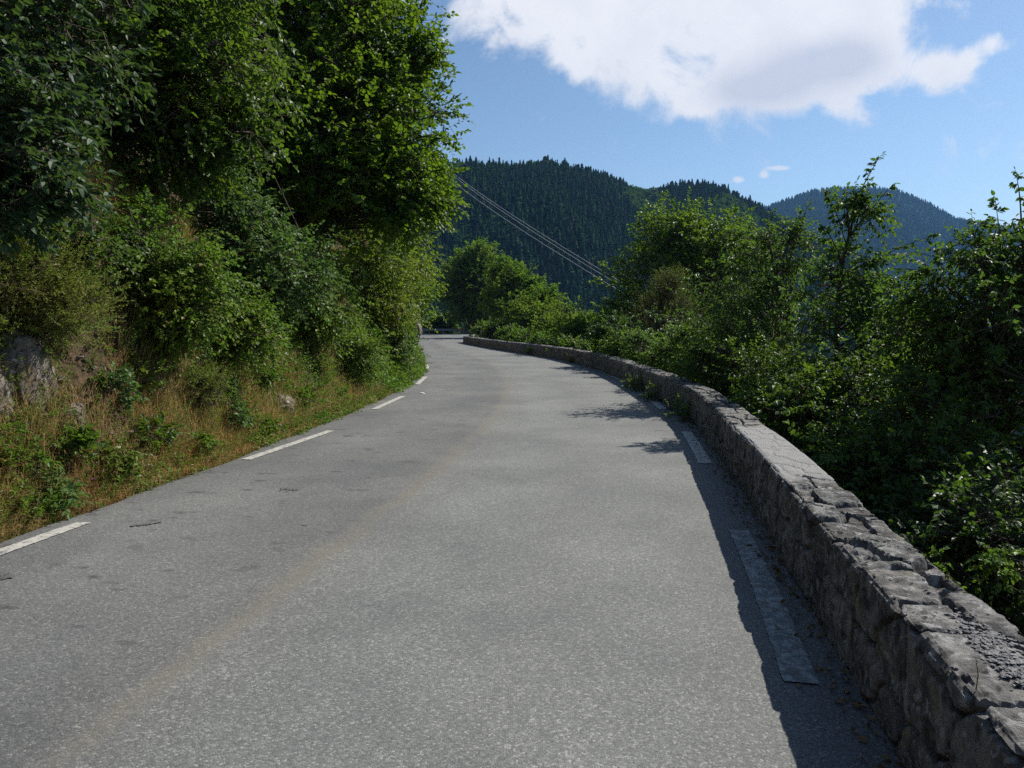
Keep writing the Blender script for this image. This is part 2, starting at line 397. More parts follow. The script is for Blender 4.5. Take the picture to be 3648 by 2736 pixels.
def sdist(Q, L):
    """signed distance to a polyline, positive on its left"""
    out = np.empty(len(Q)); A = L[:-1]; D = np.diff(L, axis=0); dd = (D ** 2).sum(1)
    for i in range(0, len(Q), 4000):
        q = Q[i:i + 4000, None] - A[None]
        t = np.clip((q * D[None]).sum(2) / dd, 0, 1)
        r = q - t[..., None] * D[None]; d2 = (r ** 2).sum(2); k = d2.argmin(1); j = np.arange(len(k))
        cr = D[k, 0] * q[j, k, 1] - D[k, 1] * q[j, k, 0]
        out[i:i + 4000] = np.sqrt(d2[j, k]) * np.where(cr >= 0, 1, -1)
    return out

def ground_z(Q):
    Q = np.asarray(Q, float).reshape(-1, 2)
    tl = sdist(Q, LEFT); tr = -sdist(Q, RIGHT)
    P3 = np.c_[Q, np.zeros(len(Q))]
    k = 1 + .45 * vnoise(P3 / 6.5, 3)
    zl = np.interp(tl, [0, .12, .28, .55, .85, 1.3, 2.3, 8, 20, 60, 150, 400], [-.03, -.01, .13, .72, 1.65, 2.9, 4.1, 7.6, 18, 42, 80, 120])
    zl = zl * np.where(tl < 6, k, 1 + (k - 1) * np.clip(1 - (tl - 6) / 10, .2, 1))
    zl += (fbm(P3 / 1.6, 4, 5) * .85 + fbm(P3 / .45, 3, 8) * .36) * np.clip((tl - .25) / 1.0, 0, 1)
    zr = np.interp(tr, [0, .45, .8, 1.6, 4, 20, 60, 120, 400], [-.04, -.06, -.22, -.8, -2.9, -15, -46, -70, -78])
    zr += fbm(P3 / 2.3, 4, 11) * .5 * np.clip((tr - .6) / 2, 0, 1)
    z = np.where(tl > 0, zl, np.where(tr > 0, zr, -.035))
    both = (tl > 0) & (tr > 0)
    return np.where(both, np.where(Q[:, 1] > 100, zr, zl), z)

def gz(x, y): return float(ground_z([(x, y)])[0])

def hit(u, v, d0=3., d1=95.):
    r = ray(u, v); t = np.arange(d0, d1, .06) / r[1]
    P = np.array([0, 0, H]) + r * t[:, None]
    below = np.nonzero(P[:, 2] < ground_z(P[:, :2]))[0]
    return P[below[0]] if len(below) else P[-1]

# ------------------------------------------------------------------ ground
def axis(lo, hi, fine, a, b, g=1.12):
    x = list(np.arange(a, b, fine)); s = fine
    y = x[-1]
    while y < hi: s *= g; y += s; x.append(min(y, hi))
    s = fine; y = x[0]; pre = []
    while y > lo: s *= g; y -= s; pre.append(max(y, lo))
    return np.array(pre[::-1] + x)
gx = axis(-3000, 3000, .16, -13, 7); gy = np.unique(np.r_[axis(-3000, 34, .2, 1, 34), axis(34.3, 3000, .5, 34.3, 112)])
X, Y = np.meshgrid(gx, gy, indexing='ij')
Z = ground_z(np.c_[X.ravel(), Y.ravel()]).reshape(X.shape)
g = MB(); g.grid(np.stack([X, Y, Z], -1), flip=False)
tag(g.build('ground', M['earth'], smooth_=True), kind='structure')

# ------------------------------------------------------------------ road
def even(L, n):
    d = np.r_[0, np.cumsum(np.linalg.norm(np.diff(L, axis=0), axis=1))]; s = np.linspace(0, d[-1], n)
    return np.stack([np.interp(s, d, L[:, k]) for k in (0, 1)], 1)
# match the two edges by nearest point so cross-lines stay square to the road
Ld, _ = resample(catmull(LEFT[::2], 4), .4)
Lk = Ld[(Ld[:, 1] > -20) & (Ld[:, 0] > -70)]
RR, _ = resample(RIGHT, .2)
idx = np.array([np.argmin(((RR - p) ** 2).sum(1)) for p in Lk]); idx = np.maximum.accumulate(idx)
sm = np.convolve(np.pad(idx.astype(float), 12, mode='edge'), np.ones(25) / 25, 'valid')
Rk = np.stack([np.interp(sm, np.arange(len(RR)), RR[:, k]) for k in (0, 1)], 1)
fr = np.linspace(0, 1, 25)
edge = .06 * vnoise(np.c_[Lk, np.zeros(len(Lk))] * 1.7, 4)[:, None]
G2 = Lk[:, None] * (1 - fr[None, :, None]) + (Rk + unit(Rk - Lk) * .02)[:, None] * fr[None, :, None]
G2[:, 0] += unit(Rk - Lk) * edge
z = .004 * np.sin(fr * np.pi)[None, :] * np.ones((len(Lk), 1))
rd = MB(); rd.grid(np.concatenate([G2, z[..., None]], -1), flip=True)
along = np.repeat(np.arange(len(Lk)) * .4, 25); fracs = np.tile(fr, len(Lk))
road = rd.build('road', M['asphalt'], smooth_=True, attrs={'frac': fracs, 'along': along})
tag(road, kind='structure')

def dash(px0, px1, w, m, bend=0.0):
    a, b = ground_px(*px0), ground_px(*px1)
    t = np.linspace(0, 1, 60)[:, None]; c = a + (b - a) * t
    d = unit(b - a); n = np.array([-d[1], d[0], 0])
    c = c + n * (bend * 4 * t * (1 - t))
    e = .007 * vnoise(c * 31, 5)[:, None]
    q = MB(); G = np.stack([c - n * (w / 2 + e), c, c + n * (w / 2 - e)], 1); G[..., 2] = .0085
    q.grid(G, flip=True); return q.build('edge_line', m, road)
for p0, p1 in (((-70, 578), (84, 523)), ((246, 460), (331, 431)), ((374, 409.5), (403, 396.4)), ((417, 384.7), (425.5, 376.8)), ((427.5, 369.5), (426.5, 364.4))):
    dash(p0, p1, .135, M['paint'])
for p0, p1 in (((801, 684), (738.5, 530.6)), ((705, 464), (686, 432)), ((663, 409.5), (645, 395.5)), ((624, 382), (611, 376))):
    dash(p0, p1, .16, M['paint_worn'] if p0[0] > 790 else M['paint'], -.015)

M['tar'] = simple('old_tar', (.060, .061, .063), (.13, .13, .13), 90, .8, .5, 90)
def tar(u, v, lx, ly, seed):
    p = ground_px(u, v); r_ = rng_(seed); n = 40; sl_ = r_.uniform(-.6, .5); t = np.linspace(-1, 1, n); b = MB()
    up_ = np.abs(fbm(np.c_[t * 5 + seed, t * 0, t * 0], 3, seed)) * 2 + .12; dn = np.abs(fbm(np.c_[t * 5 + seed, t * 0 + 7, t * 0], 3, seed + 5)) * 2 + .12
    e = np.sqrt(np.clip(1 - t ** 2, 0, 1)); x = p[0] + t * lx
    G = np.stack([np.c_[x, p[1] - ly * dn * e + sl_ * lx * t, 0 * t + .0095], np.c_[x, p[1] + ly * up_ * e + sl_ * lx * t, 0 * t + .0095]], 1)
    G[:, 1, 1] -= .3 * (G[:, 1, 1] - G[:, 0, 1]); b.grid(G); b.build('tar_patch', M['tar'], road)
for i, a in enumerate([(290, 489.5, .11, .12), (147, 524.5, .11, .07), (4, 576, .10, .12), (460, 364, .12, .5), (420, 393.5, .02, .02), (305, 526, .03, .03)]): tar(*a, 700 + i)

# ------------------------------------------------------------------ parapet
def parapet(parent, L, name, ds, dp, top=.56, thick=.40, cem=None, seed=0, amp=1.0, s0=0.0, height_attr=None):
    C, s = resample(L, ds); s = s + s0
    T = unit(np.gradient(C, axis=0)); n = np.c_[T[:, 1], -T[:, 0]]           # to the right, away from the road
    pts = [(-.02, -.10), (.0, top - .035), (.012, top - .01), (.035, top), (thick - .035, top), (thick - .01, top - .012), (thick, top - .04), (thick + .05, -.7)]
    pr, _ = resample(np.array(pts, float), dp); pr = np.vstack([pr, pts[-1]])
    pt = unit(np.gradient(pr, axis=0)); pn = np.c_[-pt[:, 1], pt[:, 0]]
    S = np.repeat(s, len(pr)); Wd = np.tile(pr[:, 0], len(s)); Zd = np.tile(pr[:, 1], len(s))
    sw = S + .035 * vnoise(np.c_[S * 3, Wd * 5, Zd * 5], seed + 2)
    Q = np.c_[sw / .40, Wd / .30 + .35, Zd / .30 + .2]
    f1, f2, cid = voro(Q, seed, .62, 5)
    Q2 = np.c_[S, Wd, Zd]
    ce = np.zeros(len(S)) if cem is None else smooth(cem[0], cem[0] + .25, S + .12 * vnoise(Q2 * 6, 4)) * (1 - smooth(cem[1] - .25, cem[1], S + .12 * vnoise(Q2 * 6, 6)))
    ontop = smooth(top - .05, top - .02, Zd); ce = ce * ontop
    crack = smooth(.0, .07, f2 - f1 + .025 * vnoise(Q2 * 24, 9))
    strata = fbm(np.c_[S * 5 + Wd * 3, Wd * 9, Zd * 16], 4, seed + 5)
    ridge = np.abs(fbm(np.c_[S * 11, Wd * 4.5, Zd * 7], 3, seed + 8))
    g1, g2, gid = voro(np.c_[S / .17, Wd / .20 + 3, Zd / .16], seed + 50, .9, 2)
    fine = smooth(0, .035, g2 - g1 + .02 * vnoise(Q2 * 40, 19))
    d = -.055 * (1 - crack) + (cid - .5) * .022 + strata * .012 - ridge * .012 + fbm(Q2 * 45, 3, 3) * .006 - .014 * (1 - fine) * (gid > .45) + (gid - .5) * .008
    d = amp * (d * (1 - .86 * ce)) * np.where(ontop > .5, 1, .8)
    d = d - .012 * (vnoise(np.c_[S * .9, Wd * 0, Zd * 0], 21) + 1) * ontop
    pos2 = np.tile(pr, (len(s), 1)) + np.tile(pn, (len(s), 1)) * d[:, None]
    Pw = np.repeat(C, len(pr), 0) + np.repeat(n, len(pr), 0) * pos2[:, :1]
    V = np.c_[Pw, pos2[:, 1]]
    b = MB(); b.grid(V.reshape(len(s), len(pr), 3), flip=False)
    nV = b.n
    for e in (0, len(s) - 1):
        ring = V.reshape(len(s), len(pr), 3)[e]; b.add(ring, [list(range(len(ring)))[::(1 if e else -1)]])
    pad = lambda a: np.r_[a, a.reshape(len(s), -1)[0], a.reshape(len(s), -1)[-1]]
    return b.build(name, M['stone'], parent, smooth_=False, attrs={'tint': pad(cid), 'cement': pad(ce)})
WL, ws = resample(catmull(RIGHT[(RIGHT[:, 1] > -4)][::1], 6), .05)
WL = WL[(WL[:, 1] > -.6)]; wend = np.argmax(WL[:, 1] > 84); WL = WL[:wend]
arc = np.r_[0, np.cumsum(np.linalg.norm(np.diff(WL, axis=0), axis=1))]
def arc_at_y(y): return float(arc[np.argmax(WL[:, 1] > y)])
wall = thing('stone_wall', 'low grey rubble stone parapet following the outer edge of the road bend', 'wall', (WL[0][0], WL[0][1], 0))
k1 = np.argmax(WL[:, 1] > 13)
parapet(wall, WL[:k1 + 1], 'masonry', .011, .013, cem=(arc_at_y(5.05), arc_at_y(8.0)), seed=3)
tag(parapet(wall, WL[k1:], 'masonry', .05, .04, seed=3, s0=float(arc[k1]), amp=1.1), None)
# far low wall behind the lay-by, and guardrail
fw = thing('stone_wall', 'short far stone wall continuing from the end of the steel guardrail', 'wall', (-6.4, 102.4, 0))
parapet(fw, np.array([(-6.9, 102.6), (-4.6, 101.5), (-2.2, 99.5), (-1.0, 97)]), 'masonry', .12, .1, top=.55, seed=9)

def guardrail():
    pa = catmull([(-20.5, 105.7), (-15, 104.3), (-11, 103.3), (-7.2, 102.6)], 10)
    base = pa[0]; o = thing('guardrail', 'grey steel crash barrier with posts at the far end of the road', 'guardrail', (base[0], base[1], 0))
    C, s = resample(pa, .35); T = unit(np.gradient(C, axis=0)); n = np.c_[-T[:, 1], T[:, 0]] * -1
    prof = np.array([(0, .38), (.05, .42), (.08, .46), (.05, .50), (.0, .53), (0, .56), (.05, .59), (.08, .63), (.05, .67), (0, .72)])
    b = MB()
    for off in (0, .006):
        G = np.concatenate([C[:, None] + n[:, None] * (prof[None, :, :1] + off), np.broadcast_to(prof[None, :, 1:], (len(C), len(prof), 1))], -1)
        b.grid(G, flip=bool(off))
    b.build('beam', M['metal'], o, smooth_=True)
    for k in range(1, len(C), 6):
        q = MB(); c = C[k] - n[k] * .07; q.box([c[0], c[1], .30], [.10, .06, .80]); q.box([c[0] + n[k][0] * .035, c[1] + n[k][1] * .035, .55], [.08, .05, .2])
        q.build('post', M['metal'], o)
    q = MB(); c = C[-1]
    q.box([c[0], c[1] - .12, .62], [.30, .04, .24]); q.box([c[0], c[1] - .09, .3], [.05, .05, .6]); q.build('end_reflector', M['red'], o)
guardrail()

# ------------------------------------------------------------------ trees
def grow(name, label, cat, base, blobs, leafm, seed, leaf=.07, wid=.045, spl=.5, nl=10, ncl=10, nsp=14, trunk_r=.09, trunk=None, droop=.25, hang=.2,
         six=True, group=None, stems=0, sig=.42, twig=.004, barkm='bark', parts=('trunk', 'crown'), branches=(), fill=.55, upd=.12, limb=True, jitter=.35, upw=1.0):
    """blobs: (centre, radius or radii, weight). One trunk (or several stems), limbs to leaf clusters, leafy twigs on them."""
    r = rng_(seed); base = np.asarray(base, float)
    o = thing(name, label, cat, base, group)
    W, Lf = MB(), MB()
    cs = np.array([b[0] for b in blobs]); cen = cs.mean(0) if len(blobs) else base + UP
    topz = max([b[0][2] for b in blobs] + [base[2] + .5])
    if trunk is None:
        tgt = np.array([cen[0], cen[1], topz])
        mid = base * .5 + tgt * .5 + np.array([(base[0] - tgt[0]) * .12, (base[1] - tgt[1]) * .12, .15 * (topz - base[2])])
        trunk = catmull([base - UP * .3, base + (mid - base) * .35 + r.normal(0, .04, 3), mid, tgt], 6)
    else: trunk = catmull(trunk, 6)
    n = len(trunk)
    if not stems: W.tube(trunk, trunk_r * np.linspace(1, .18, n) * (1 + .25 * np.exp(-np.linspace(0, 12, n))), 9)
    for bi, (c, rad, wgt) in enumerate(blobs):
        rad = np.broadcast_to(np.asarray(rad, float), (3,)); K = max(2, int(ncl * wgt))
        d = unit(r.normal(size=(K, 3))); u = r.uniform(fill, 1.0, K) ** .7
        cc = c + d * u[:, None] * rad
        if limb:
            tz = np.clip((cc[:, 2] - base[2]) / max(topz - base[2], .3) - .22, .06, .97)
            fi = np.clip((tz * (n - 1)).astype(int), 0, n - 1)
            p0 = trunk[fi] if not stems else base + np.c_[r.normal(0, .12 * stems, (K, 2)), np.zeros(K)]
            pm = p0 * .45 + cc * .55 + UP * (np.linalg.norm(cc - p0, axis=1) * .12)[:, None] + r.normal(0, .06, (K, 3))
            lr = (trunk_r * .34 if not stems else trunk_r) * r.uniform(.6, 1, K)
            q1 = p0 * .55 + pm * .45 + r.normal(0, .02, (K, 3))
            W.cones(p0, q1, lr, lr * .8, 5); W.cones(q1, pm, lr * .8, lr * .6, 5); W.cones(pm, cc, lr * .6, lr * .25, 4)
        S = np.repeat(np.arange(K), nsp); m = len(S)
        sg = rad.mean() * sig * r.uniform(.6, 1.2, K)[S][:, None]
        root = cc[S] + np.clip(r.normal(0, 1, (m, 3)), -1.9, 1.9) * sg * np.array([1, 1, .8])
        out = (root - c) / rad
        dirs = out * .75 + r.normal(0, .5, (m, 3)) + UP * upd
        if twig > 0 and limb: W.cones(cc[S], root, twig * 1.6, twig, 3)
        sprays(Lf, W, r, root, dirs, spl, nl, leaf, wid, droop, hang, jitter=jitter, twig=twig, six=six, upw=upw)
    for bp, rad, dens, sl in branches:           # explicit leaders with side twigs
        Bp = catmull(bp, 8); W.tube(Bp, np.linspace(rad, rad * .2, len(Bp)), 6)
        Bq, ss = resample(Bp, 1.0 / dens); Tq = unit(np.gradient(Bq, axis=0)); m = len(Bq)
        side = unit(np.cross(Tq, unit(r.normal(size=(m, 3)))))
        dirs = Tq * .65 + side * .9 + UP * .1
        t = np.linspace(0, 1, m)
        sprays(Lf, W, r, Bq, dirs, 1.0, nl, leaf, wid, droop, hang, twig=twig, six=six) if False else \
            [sprays(Lf, W, r, Bq[i:i + 1], dirs[i:i + 1], sl * (1.15 - .75 * t[i]), nl, leaf, wid, droop, hang, twig=twig, six=six) for i in range(m)]
        sprays(Lf, W, r, Bq[-1:], Tq[-1:], sl * .6, nl, leaf, wid, droop * .5, hang, twig=twig, six=six)
    W.build(parts[0], M[barkm], o); Lf.build(parts[1], M[leafm], o)
    return o

def B(u, v, d, r, w=1.0, flat=1.0):
    rr = r * d / F; return (at(u, v, d), (rr, rr, rr * flat), w)
def onbank(u, v): return hit(u, v)
def foot(x, y, dz=-.05): return np.array([x, y, gz(x, y) + dz])

# left side, overhanging
grow('tree', 'big bright green broadleaf tree overhanging the road, lit against the sky', 'tree', foot(-5.4, 16.2),
     [B(318, 20, 15.5, 75, 1.2), B(385, 45, 16, 42, .8), B(330, 120, 15, 72, 1.2), B(262, 100, 14.5, 70, 1.1), B(398, 118, 15.5, 44, .9), B(255, 20, 15, 70, 1.0),
      B(385, 185, 15, 44, 1.0), B(325, 190, 15, 58, 1.0), B(416, 195, 15.3, 24, .5), B(268, 165, 14.5, 50, .8), B(360, -60, 16, 70, .8), B(412, 70, 15.8, 24, .5), B(280, -70, 15.5, 90, .8)],
     'maple', 11, leaf=.108, wid=.084, spl=.52, nl=10, ncl=28, nsp=21, trunk_r=.16, sig=.25, droop=.12, hang=.12,
     branches=[([at(380, 110, 15.5), at(412, 60, 15.6), at(416, 22, 15.7), at(424, -4, 15.8)], .03, 8, .4), ([at(385, 130, 15.5), at(425, 105, 15.4), at(448, 86, 15.3)], .025, 8, .38),
               ([at(385, 150, 15.5), at(428, 136, 15.2), at(456, 148, 15.0)], .025, 8, .36), ([at(400, 75, 15.8), at(428, 58, 15.6), at(434, 52, 15.5)], .02, 8, .3),
               ([at(395, 180, 15.2), at(428, 190, 15), at(444, 204, 14.9)], .022, 8, .34), ([at(360, 20, 16), at(352, -5, 16.1)], .03, 8, .5)])
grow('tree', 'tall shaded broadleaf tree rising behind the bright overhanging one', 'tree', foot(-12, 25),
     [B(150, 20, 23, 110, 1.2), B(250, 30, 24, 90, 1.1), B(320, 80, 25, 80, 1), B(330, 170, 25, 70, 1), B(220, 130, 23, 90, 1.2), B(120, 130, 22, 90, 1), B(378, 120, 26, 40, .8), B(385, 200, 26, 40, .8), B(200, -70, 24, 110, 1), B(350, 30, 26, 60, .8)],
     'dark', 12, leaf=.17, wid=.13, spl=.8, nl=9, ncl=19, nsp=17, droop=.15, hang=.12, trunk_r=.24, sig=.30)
grow('tree', 'dense mid green tree at top of picture beside the nearest oak', 'tree', foot(-6.1, 9.6),
     [B(150, 35, 9.5, 85, 1.2), B(215, 85, 10, 62, 1), B(165, 115, 9.8, 58, 1), B(95, 20, 9, 70, 1), B(230, 5, 10.3, 70, 1), B(215, 140, 10.2, 34, .6), B(150, -70, 9.6, 90, .8), B(185, 150, 10, 28, .4)],
     'mid', 13, leaf=.085, wid=.065, spl=.42, nl=10, ncl=22, nsp=15, droop=.15, hang=.12, trunk_r=.11, sig=.27)
grow('oak_tree', 'near oak with grey green lobed leaves cut off by the left picture edge', 'tree', foot(-6.0, 6.6),
     [B(12, 50, 6.4, 60, 1), B(8, 120, 6.2, 55, 1), B(40, 150, 6.1, 45, .9), B(10, 185, 6.1, 40, .8), B(75, 30, 7, 50, .8), B(-50, 90, 6, 70, 1), B(30, -40, 6.6, 80, .8)],
     'oak', 14, leaf=.085, wid=.055, spl=.30, nl=9, ncl=19, nsp=13, droop=.12, hang=.15, trunk_r=.10, sig=.28,
     branches=[([at(20, 165, 6.3), at(60, 135, 6.2), at(90, 138, 6.1)], .012, 12, .22), ([at(10, 110, 6.3), at(55, 100, 6.2), at(72, 96, 6.1)], .012, 12, .22), ([at(5, 180, 6.2), at(40, 205, 6.1), at(50, 218, 6.1)], .012, 12, .2)])
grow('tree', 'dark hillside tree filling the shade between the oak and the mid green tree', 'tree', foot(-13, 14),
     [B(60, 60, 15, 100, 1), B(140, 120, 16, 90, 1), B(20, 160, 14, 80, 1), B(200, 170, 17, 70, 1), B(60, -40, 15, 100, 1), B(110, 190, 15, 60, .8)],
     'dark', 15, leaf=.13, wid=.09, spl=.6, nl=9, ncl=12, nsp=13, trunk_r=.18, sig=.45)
grow('tree', 'tree far up the slope showing only above the hillside crowns', 'tree', foot(-24, 40),
     [B(120, 0, 42, 90, 1), B(220, 30, 42, 80, 1), B(300, 20, 44, 70, 1), B(60, 40, 40, 90, 1), B(250, -60, 44, 80, 1)],
     'dark', 16, leaf=.30, wid=.22, spl=1.3, nl=8, ncl=12, nsp=14, trunk_r=.3, sig=.45)
grow('tree', 'slender tree with light green leaves on the bank where the road disappears', 'tree', foot(-6.6, 31),
     [B(395, 225, 30, 30, 1), B(408, 262, 30, 22, 1), B(412, 290, 31, 18, .8), B(385, 265, 29, 25, 1)],
     'sunny', 17, leaf=.14, wid=.10, spl=.5, nl=9, ncl=13, nsp=13, trunk_r=.1, sig=.42)
grow('tree', 'narrow bright green tree hanging over the far rock face', 'tree', foot(-10.6, 57),
     [B(412, 268, 54, 14, 1), B(420, 285, 55, 11, 1), B(418, 305, 55, 9, .8), B(405, 290, 54, 14, 1), B(408, 250, 54, 12, .8)],
     'maple', 18, leaf=.22, wid=.16, spl=.8, nl=8, ncl=12, nsp=12, trunk_r=.13, sig=.42)

# shrubs on the left bank, rooted on the bank where the photograph shows them
def shrub(label, u, v, blobs, leafm, seed, name='shrub', cat='shrub', group=None, **k):
    base = onbank(u, v)
    kw = dict(leaf=.055, wid=.042, spl=.28, nl=10, ncl=14, nsp=16, trunk_r=.012, stems=1, twig=.0025, barkm='twig', parts=('stem', 'foliage')); kw.update(k)
    dd = base[1]; kr = kw.pop('kr', .80)
    bl = [B(uu, vv, dd + off, rr * kr, w) for uu, vv, off, rr, w in blobs]
    return grow(name, label, cat, base, bl, leafm, seed, group=group, **kw)
shrub('fine leaved olive green heath bush above the near white rock', 35, 318, [(25, 290, -.1, 48, 1.3), (-20, 280, 0, 50, 1), (65, 312, -.1, 26, .8), (10, 250, .2, 40, 1)], 'heath', 31, kr=1.0, leaf=.032, wid=.012, spl=.18, nl=18, ncl=34, nsp=26, droop=.05, upd=.7, twig=.0015, six=False)
shrub('leafy green climber bush in the middle of the bank below the mid green tree', 165, 330, [(160, 265, -.2, 42, 1.2), (150, 300, -.3, 40, 1), (195, 290, -.2, 34, 1), (140, 232, 0, 28, .7), (180, 320, -.3, 28, .8)], 'bramble', 32, ncl=20, nsp=20)
shrub('pale green hazel bush with arching shoots in front of the dark hollow', 250, 318, [(225, 205, 0, 32, 1), (245, 232, -.2, 36, 1.1), (262, 265, -.3, 38, 1.1), (230, 262, -.2, 32, .9), (215, 180, .1, 18, .5), (290, 280, -.2, 34, 1)], 'hazel', 33, kr=.9, leaf=.075, wid=.055, spl=.34, ncl=16, nsp=16)
shrub('mixed green bush with yellow shoots left of the grey rock face', 305, 330, [(300, 280, -.3, 36, 1.2), (325, 300, -.4, 32, 1), (280, 310, -.3, 32, 1), (310, 325, -.4, 26, .8)], 'bramble', 34, leaf=.07, wid=.05, spl=.36, ncl=18, nsp=19)
shrub('tall sunny green bush on the bank right of the grey rock face', 375, 330, [(365, 285, -.3, 32, 1.2), (380, 258, 0, 26, 1), (350, 315, -.4, 30, 1.1), (392, 305, -.2, 22, 1)], 'sunny', 35, kr=.95, leaf=.085, wid=.055, spl=.42, ncl=20, nsp=20)
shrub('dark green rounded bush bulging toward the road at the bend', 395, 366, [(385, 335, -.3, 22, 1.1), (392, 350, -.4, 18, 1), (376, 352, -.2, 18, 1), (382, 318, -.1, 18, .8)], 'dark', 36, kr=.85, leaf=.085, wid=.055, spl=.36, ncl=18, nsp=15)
shrub('dense green bush filling the bank centre under the hazel bush', 225, 345, [(222, 318, -.2, 34, 1.2), (245, 335, -.2, 28, 1), (212, 338, -.2, 18, .7)], 'bramble', 39, leaf=.06, wid=.042, ncl=20, nsp=19)
shrub('light green bush on the lower bank beside the dark rounded bush', 345, 360, [(340, 345, -.2, 26, 1), (362, 352, -.2, 20, 1), (320, 350, -.1, 20, .8)], 'bramble', 40, leaf=.07, wid=.05, spl=.34, ncl=16, nsp=18)
shrub('bluish feathery clump with pale lavender flowers low on the bank', 200, 405, [(200, 388, -.05, 17, 1), (210, 378, 0, 14, .8)], 'heath', 41, leaf=.05, wid=.009, spl=.2, nl=12, ncl=14, nsp=12, six=False, upd=.8, droop=.05)
shrub('small green shrub rooted in the shaded ledge at upper left', 60, 250, [(70, 235, 0, 24, 1), (95, 250, 0, 20, .8)], 'dark', 42, leaf=.06, wid=.04, ncl=9, nsp=10)

# right side: trees and saplings growing up from the slope below the parapet
grow('tree', 'round leafy tree with yellow sunlit top beyond the parapet', 'tree', foot(12.6, 43),
     [B(690, 238, 42, 32, 1.1), B(668, 240, 42, 28, 1), B(715, 245, 42, 30, 1), B(650, 290, 42, 34, 1.1), B(700, 285, 42.5, 46, 1.3), B(738, 270, 42, 30, 1), B(625, 318, 42, 26, .9), B(660, 335, 42.5, 40, 1), B(720, 330, 42.5, 45, 1)],
     'maple', 51, leaf=.18, wid=.14, spl=.7, nl=9, ncl=24, nsp=20, trunk_r=.2, sig=.30, upd=.45)
grow('tree', 'thin brownish conical sapling in front of the round yellow topped tree', 'tree', foot(6.5, 28),
     [B(670, 290, 28, 11, .6), B(668, 312, 28, 20, 1), B(672, 335, 27.8, 27, 1.2), B(668, 358, 27.6, 28, 1)],
     'brown', 52, leaf=.09, wid=.03, spl=.5, nl=12, ncl=22, nsp=24, trunk_r=.05, sig=.45, six=False, upd=.9, droop=.05)
grow('tree', 'hornbeam with two arching tips left of the tall leader', 'tree', foot(6.6, 16.5),
     [B(765, 270, 15.5, 38, 1), B(790, 250, 15.5, 22, .6), B(745, 310, 15, 42, 1), B(785, 320, 15, 44, 1), B(735, 360, 14.5, 40, 1), B(790, 370, 14, 45, 1)],
     'horn', 53, leaf=.09, wid=.05, spl=.46, nl=10, ncl=14, nsp=13, trunk_r=.09, sig=.30, droop=.4, hang=.45,
     branches=[([at(785, 275, 15.5), at(798, 232, 15.4), at(808, 206, 15.4)], .02, 9, .34), ([at(760, 265, 15.5), at(768, 230, 15.5), at(774, 210, 15.5)], .02, 9, .34), ([at(770, 250, 15.5), at(752, 226, 15.5), at(742, 220, 15.5)], .015, 9, .28),
               ([at(790, 250, 15.5), at(815, 238, 15.2), at(826, 240, 15.1)], .015, 8, .26)])
grow('tree', 'tall thin hornbeam leader standing clear against the blue far mountain', 'tree', foot(5.6, 12.6),
     [B(845, 300, 12, 38, .9), B(880, 300, 12, 34, .7), B(840, 350, 11.5, 45, 1), B(890, 350, 11.5, 45, 1), B(850, 265, 12, 18, .5), B(860, 215, 12, 13, .4), B(846, 212, 12, 12, .35)],
     'horn', 54, leaf=.09, wid=.05, spl=.40, nl=10, ncl=12, nsp=11, trunk_r=.06, sig=.30, droop=.4, hang=.45,
     trunk=[foot(5.6, 12.6), at(835, 400, 12.3), at(838, 300, 12), at(848, 240, 12), at(860, 195, 12)],
     branches=[([at(848, 240, 12), at(862, 190, 12), at(872, 170, 12), at(879, 158, 12)], .014, 11, .26), ([at(850, 235, 12), at(875, 205, 11.9), at(893, 184, 11.8)], .013, 11, .25), ([at(848, 250, 12), at(836, 212, 12.1), at(824, 190, 12.1)], .012, 10, .22),
               ([at(842, 275, 12), at(895, 250, 11.8), at(937, 233, 11.6)], .014, 9, .26), ([at(845, 300, 12), at(880, 285, 11.8), at(906, 274, 11.7)], .013, 9, .26), ([at(843, 262, 12), at(828, 232, 12), at(822, 226, 12)], .012, 9, .2)])
grow('tree', 'large hornbeam at the right picture edge with tips against the sky', 'tree', foot(6.4, 9.0),
     [B(975, 285, 8.6, 45, 1), B(1022, 262, 8.8, 36, .9), B(985, 335, 8.3, 55, 1.1), B(1040, 330, 8.5, 70, 1.1), B(955, 300, 8.6, 30, .6), B(1075, 265, 9, 40, .7), B(935, 345, 8.6, 45, 1), B(1000, 420, 8, 70, 1.2), B(1060, 440, 8, 80, 1), B(950, 420, 8.3, 55, 1), B(1130, 235, 9, 60, 1), B(1190, 300, 9, 80, 1), B(1140, 390, 8.5, 80, 1)],  # rightmost blobs: crown widened out of frame, added to shade the foliage below
     'horn', 55, leaf=.075, wid=.043, spl=.36, nl=10, ncl=16, nsp=13, trunk_r=.085, sig=.30, droop=.45, hang=.5,
     trunk=[foot(6.4, 9.0), at(985, 520, 8.7), at(990, 420, 8.7), at(1012, 320, 8.7), at(1030, 230, 8.8)],
     branches=[([at(1000, 290, 8.6), at(1000, 240, 8.5), at(996, 205, 8.5)], .012, 13, .22), ([at(1010, 300, 8.6), at(965, 262, 8.5), at(936, 248, 8.4)], .012, 12, .22), ([at(1022, 240, 8.8), at(1020, 200, 8.8), at(1016, 172, 8.8)], .012, 12, .2),
               ([at(990, 300, 8.5), at(975, 240, 8.5), at(984, 220, 8.5)], .01, 12, .2)])
def sap(label, x, y, blobs, leafm, seed, **k):
    kw = dict(leaf=.075, wid=.05, spl=.36, nl=10, ncl=20, nsp=15, trunk_r=.04, droop=.35, hang=.35, sig=.31); kw.update(k)
    return grow('sapling', label, 'sapling', foot(x, y), blobs, leafm, seed, **kw)
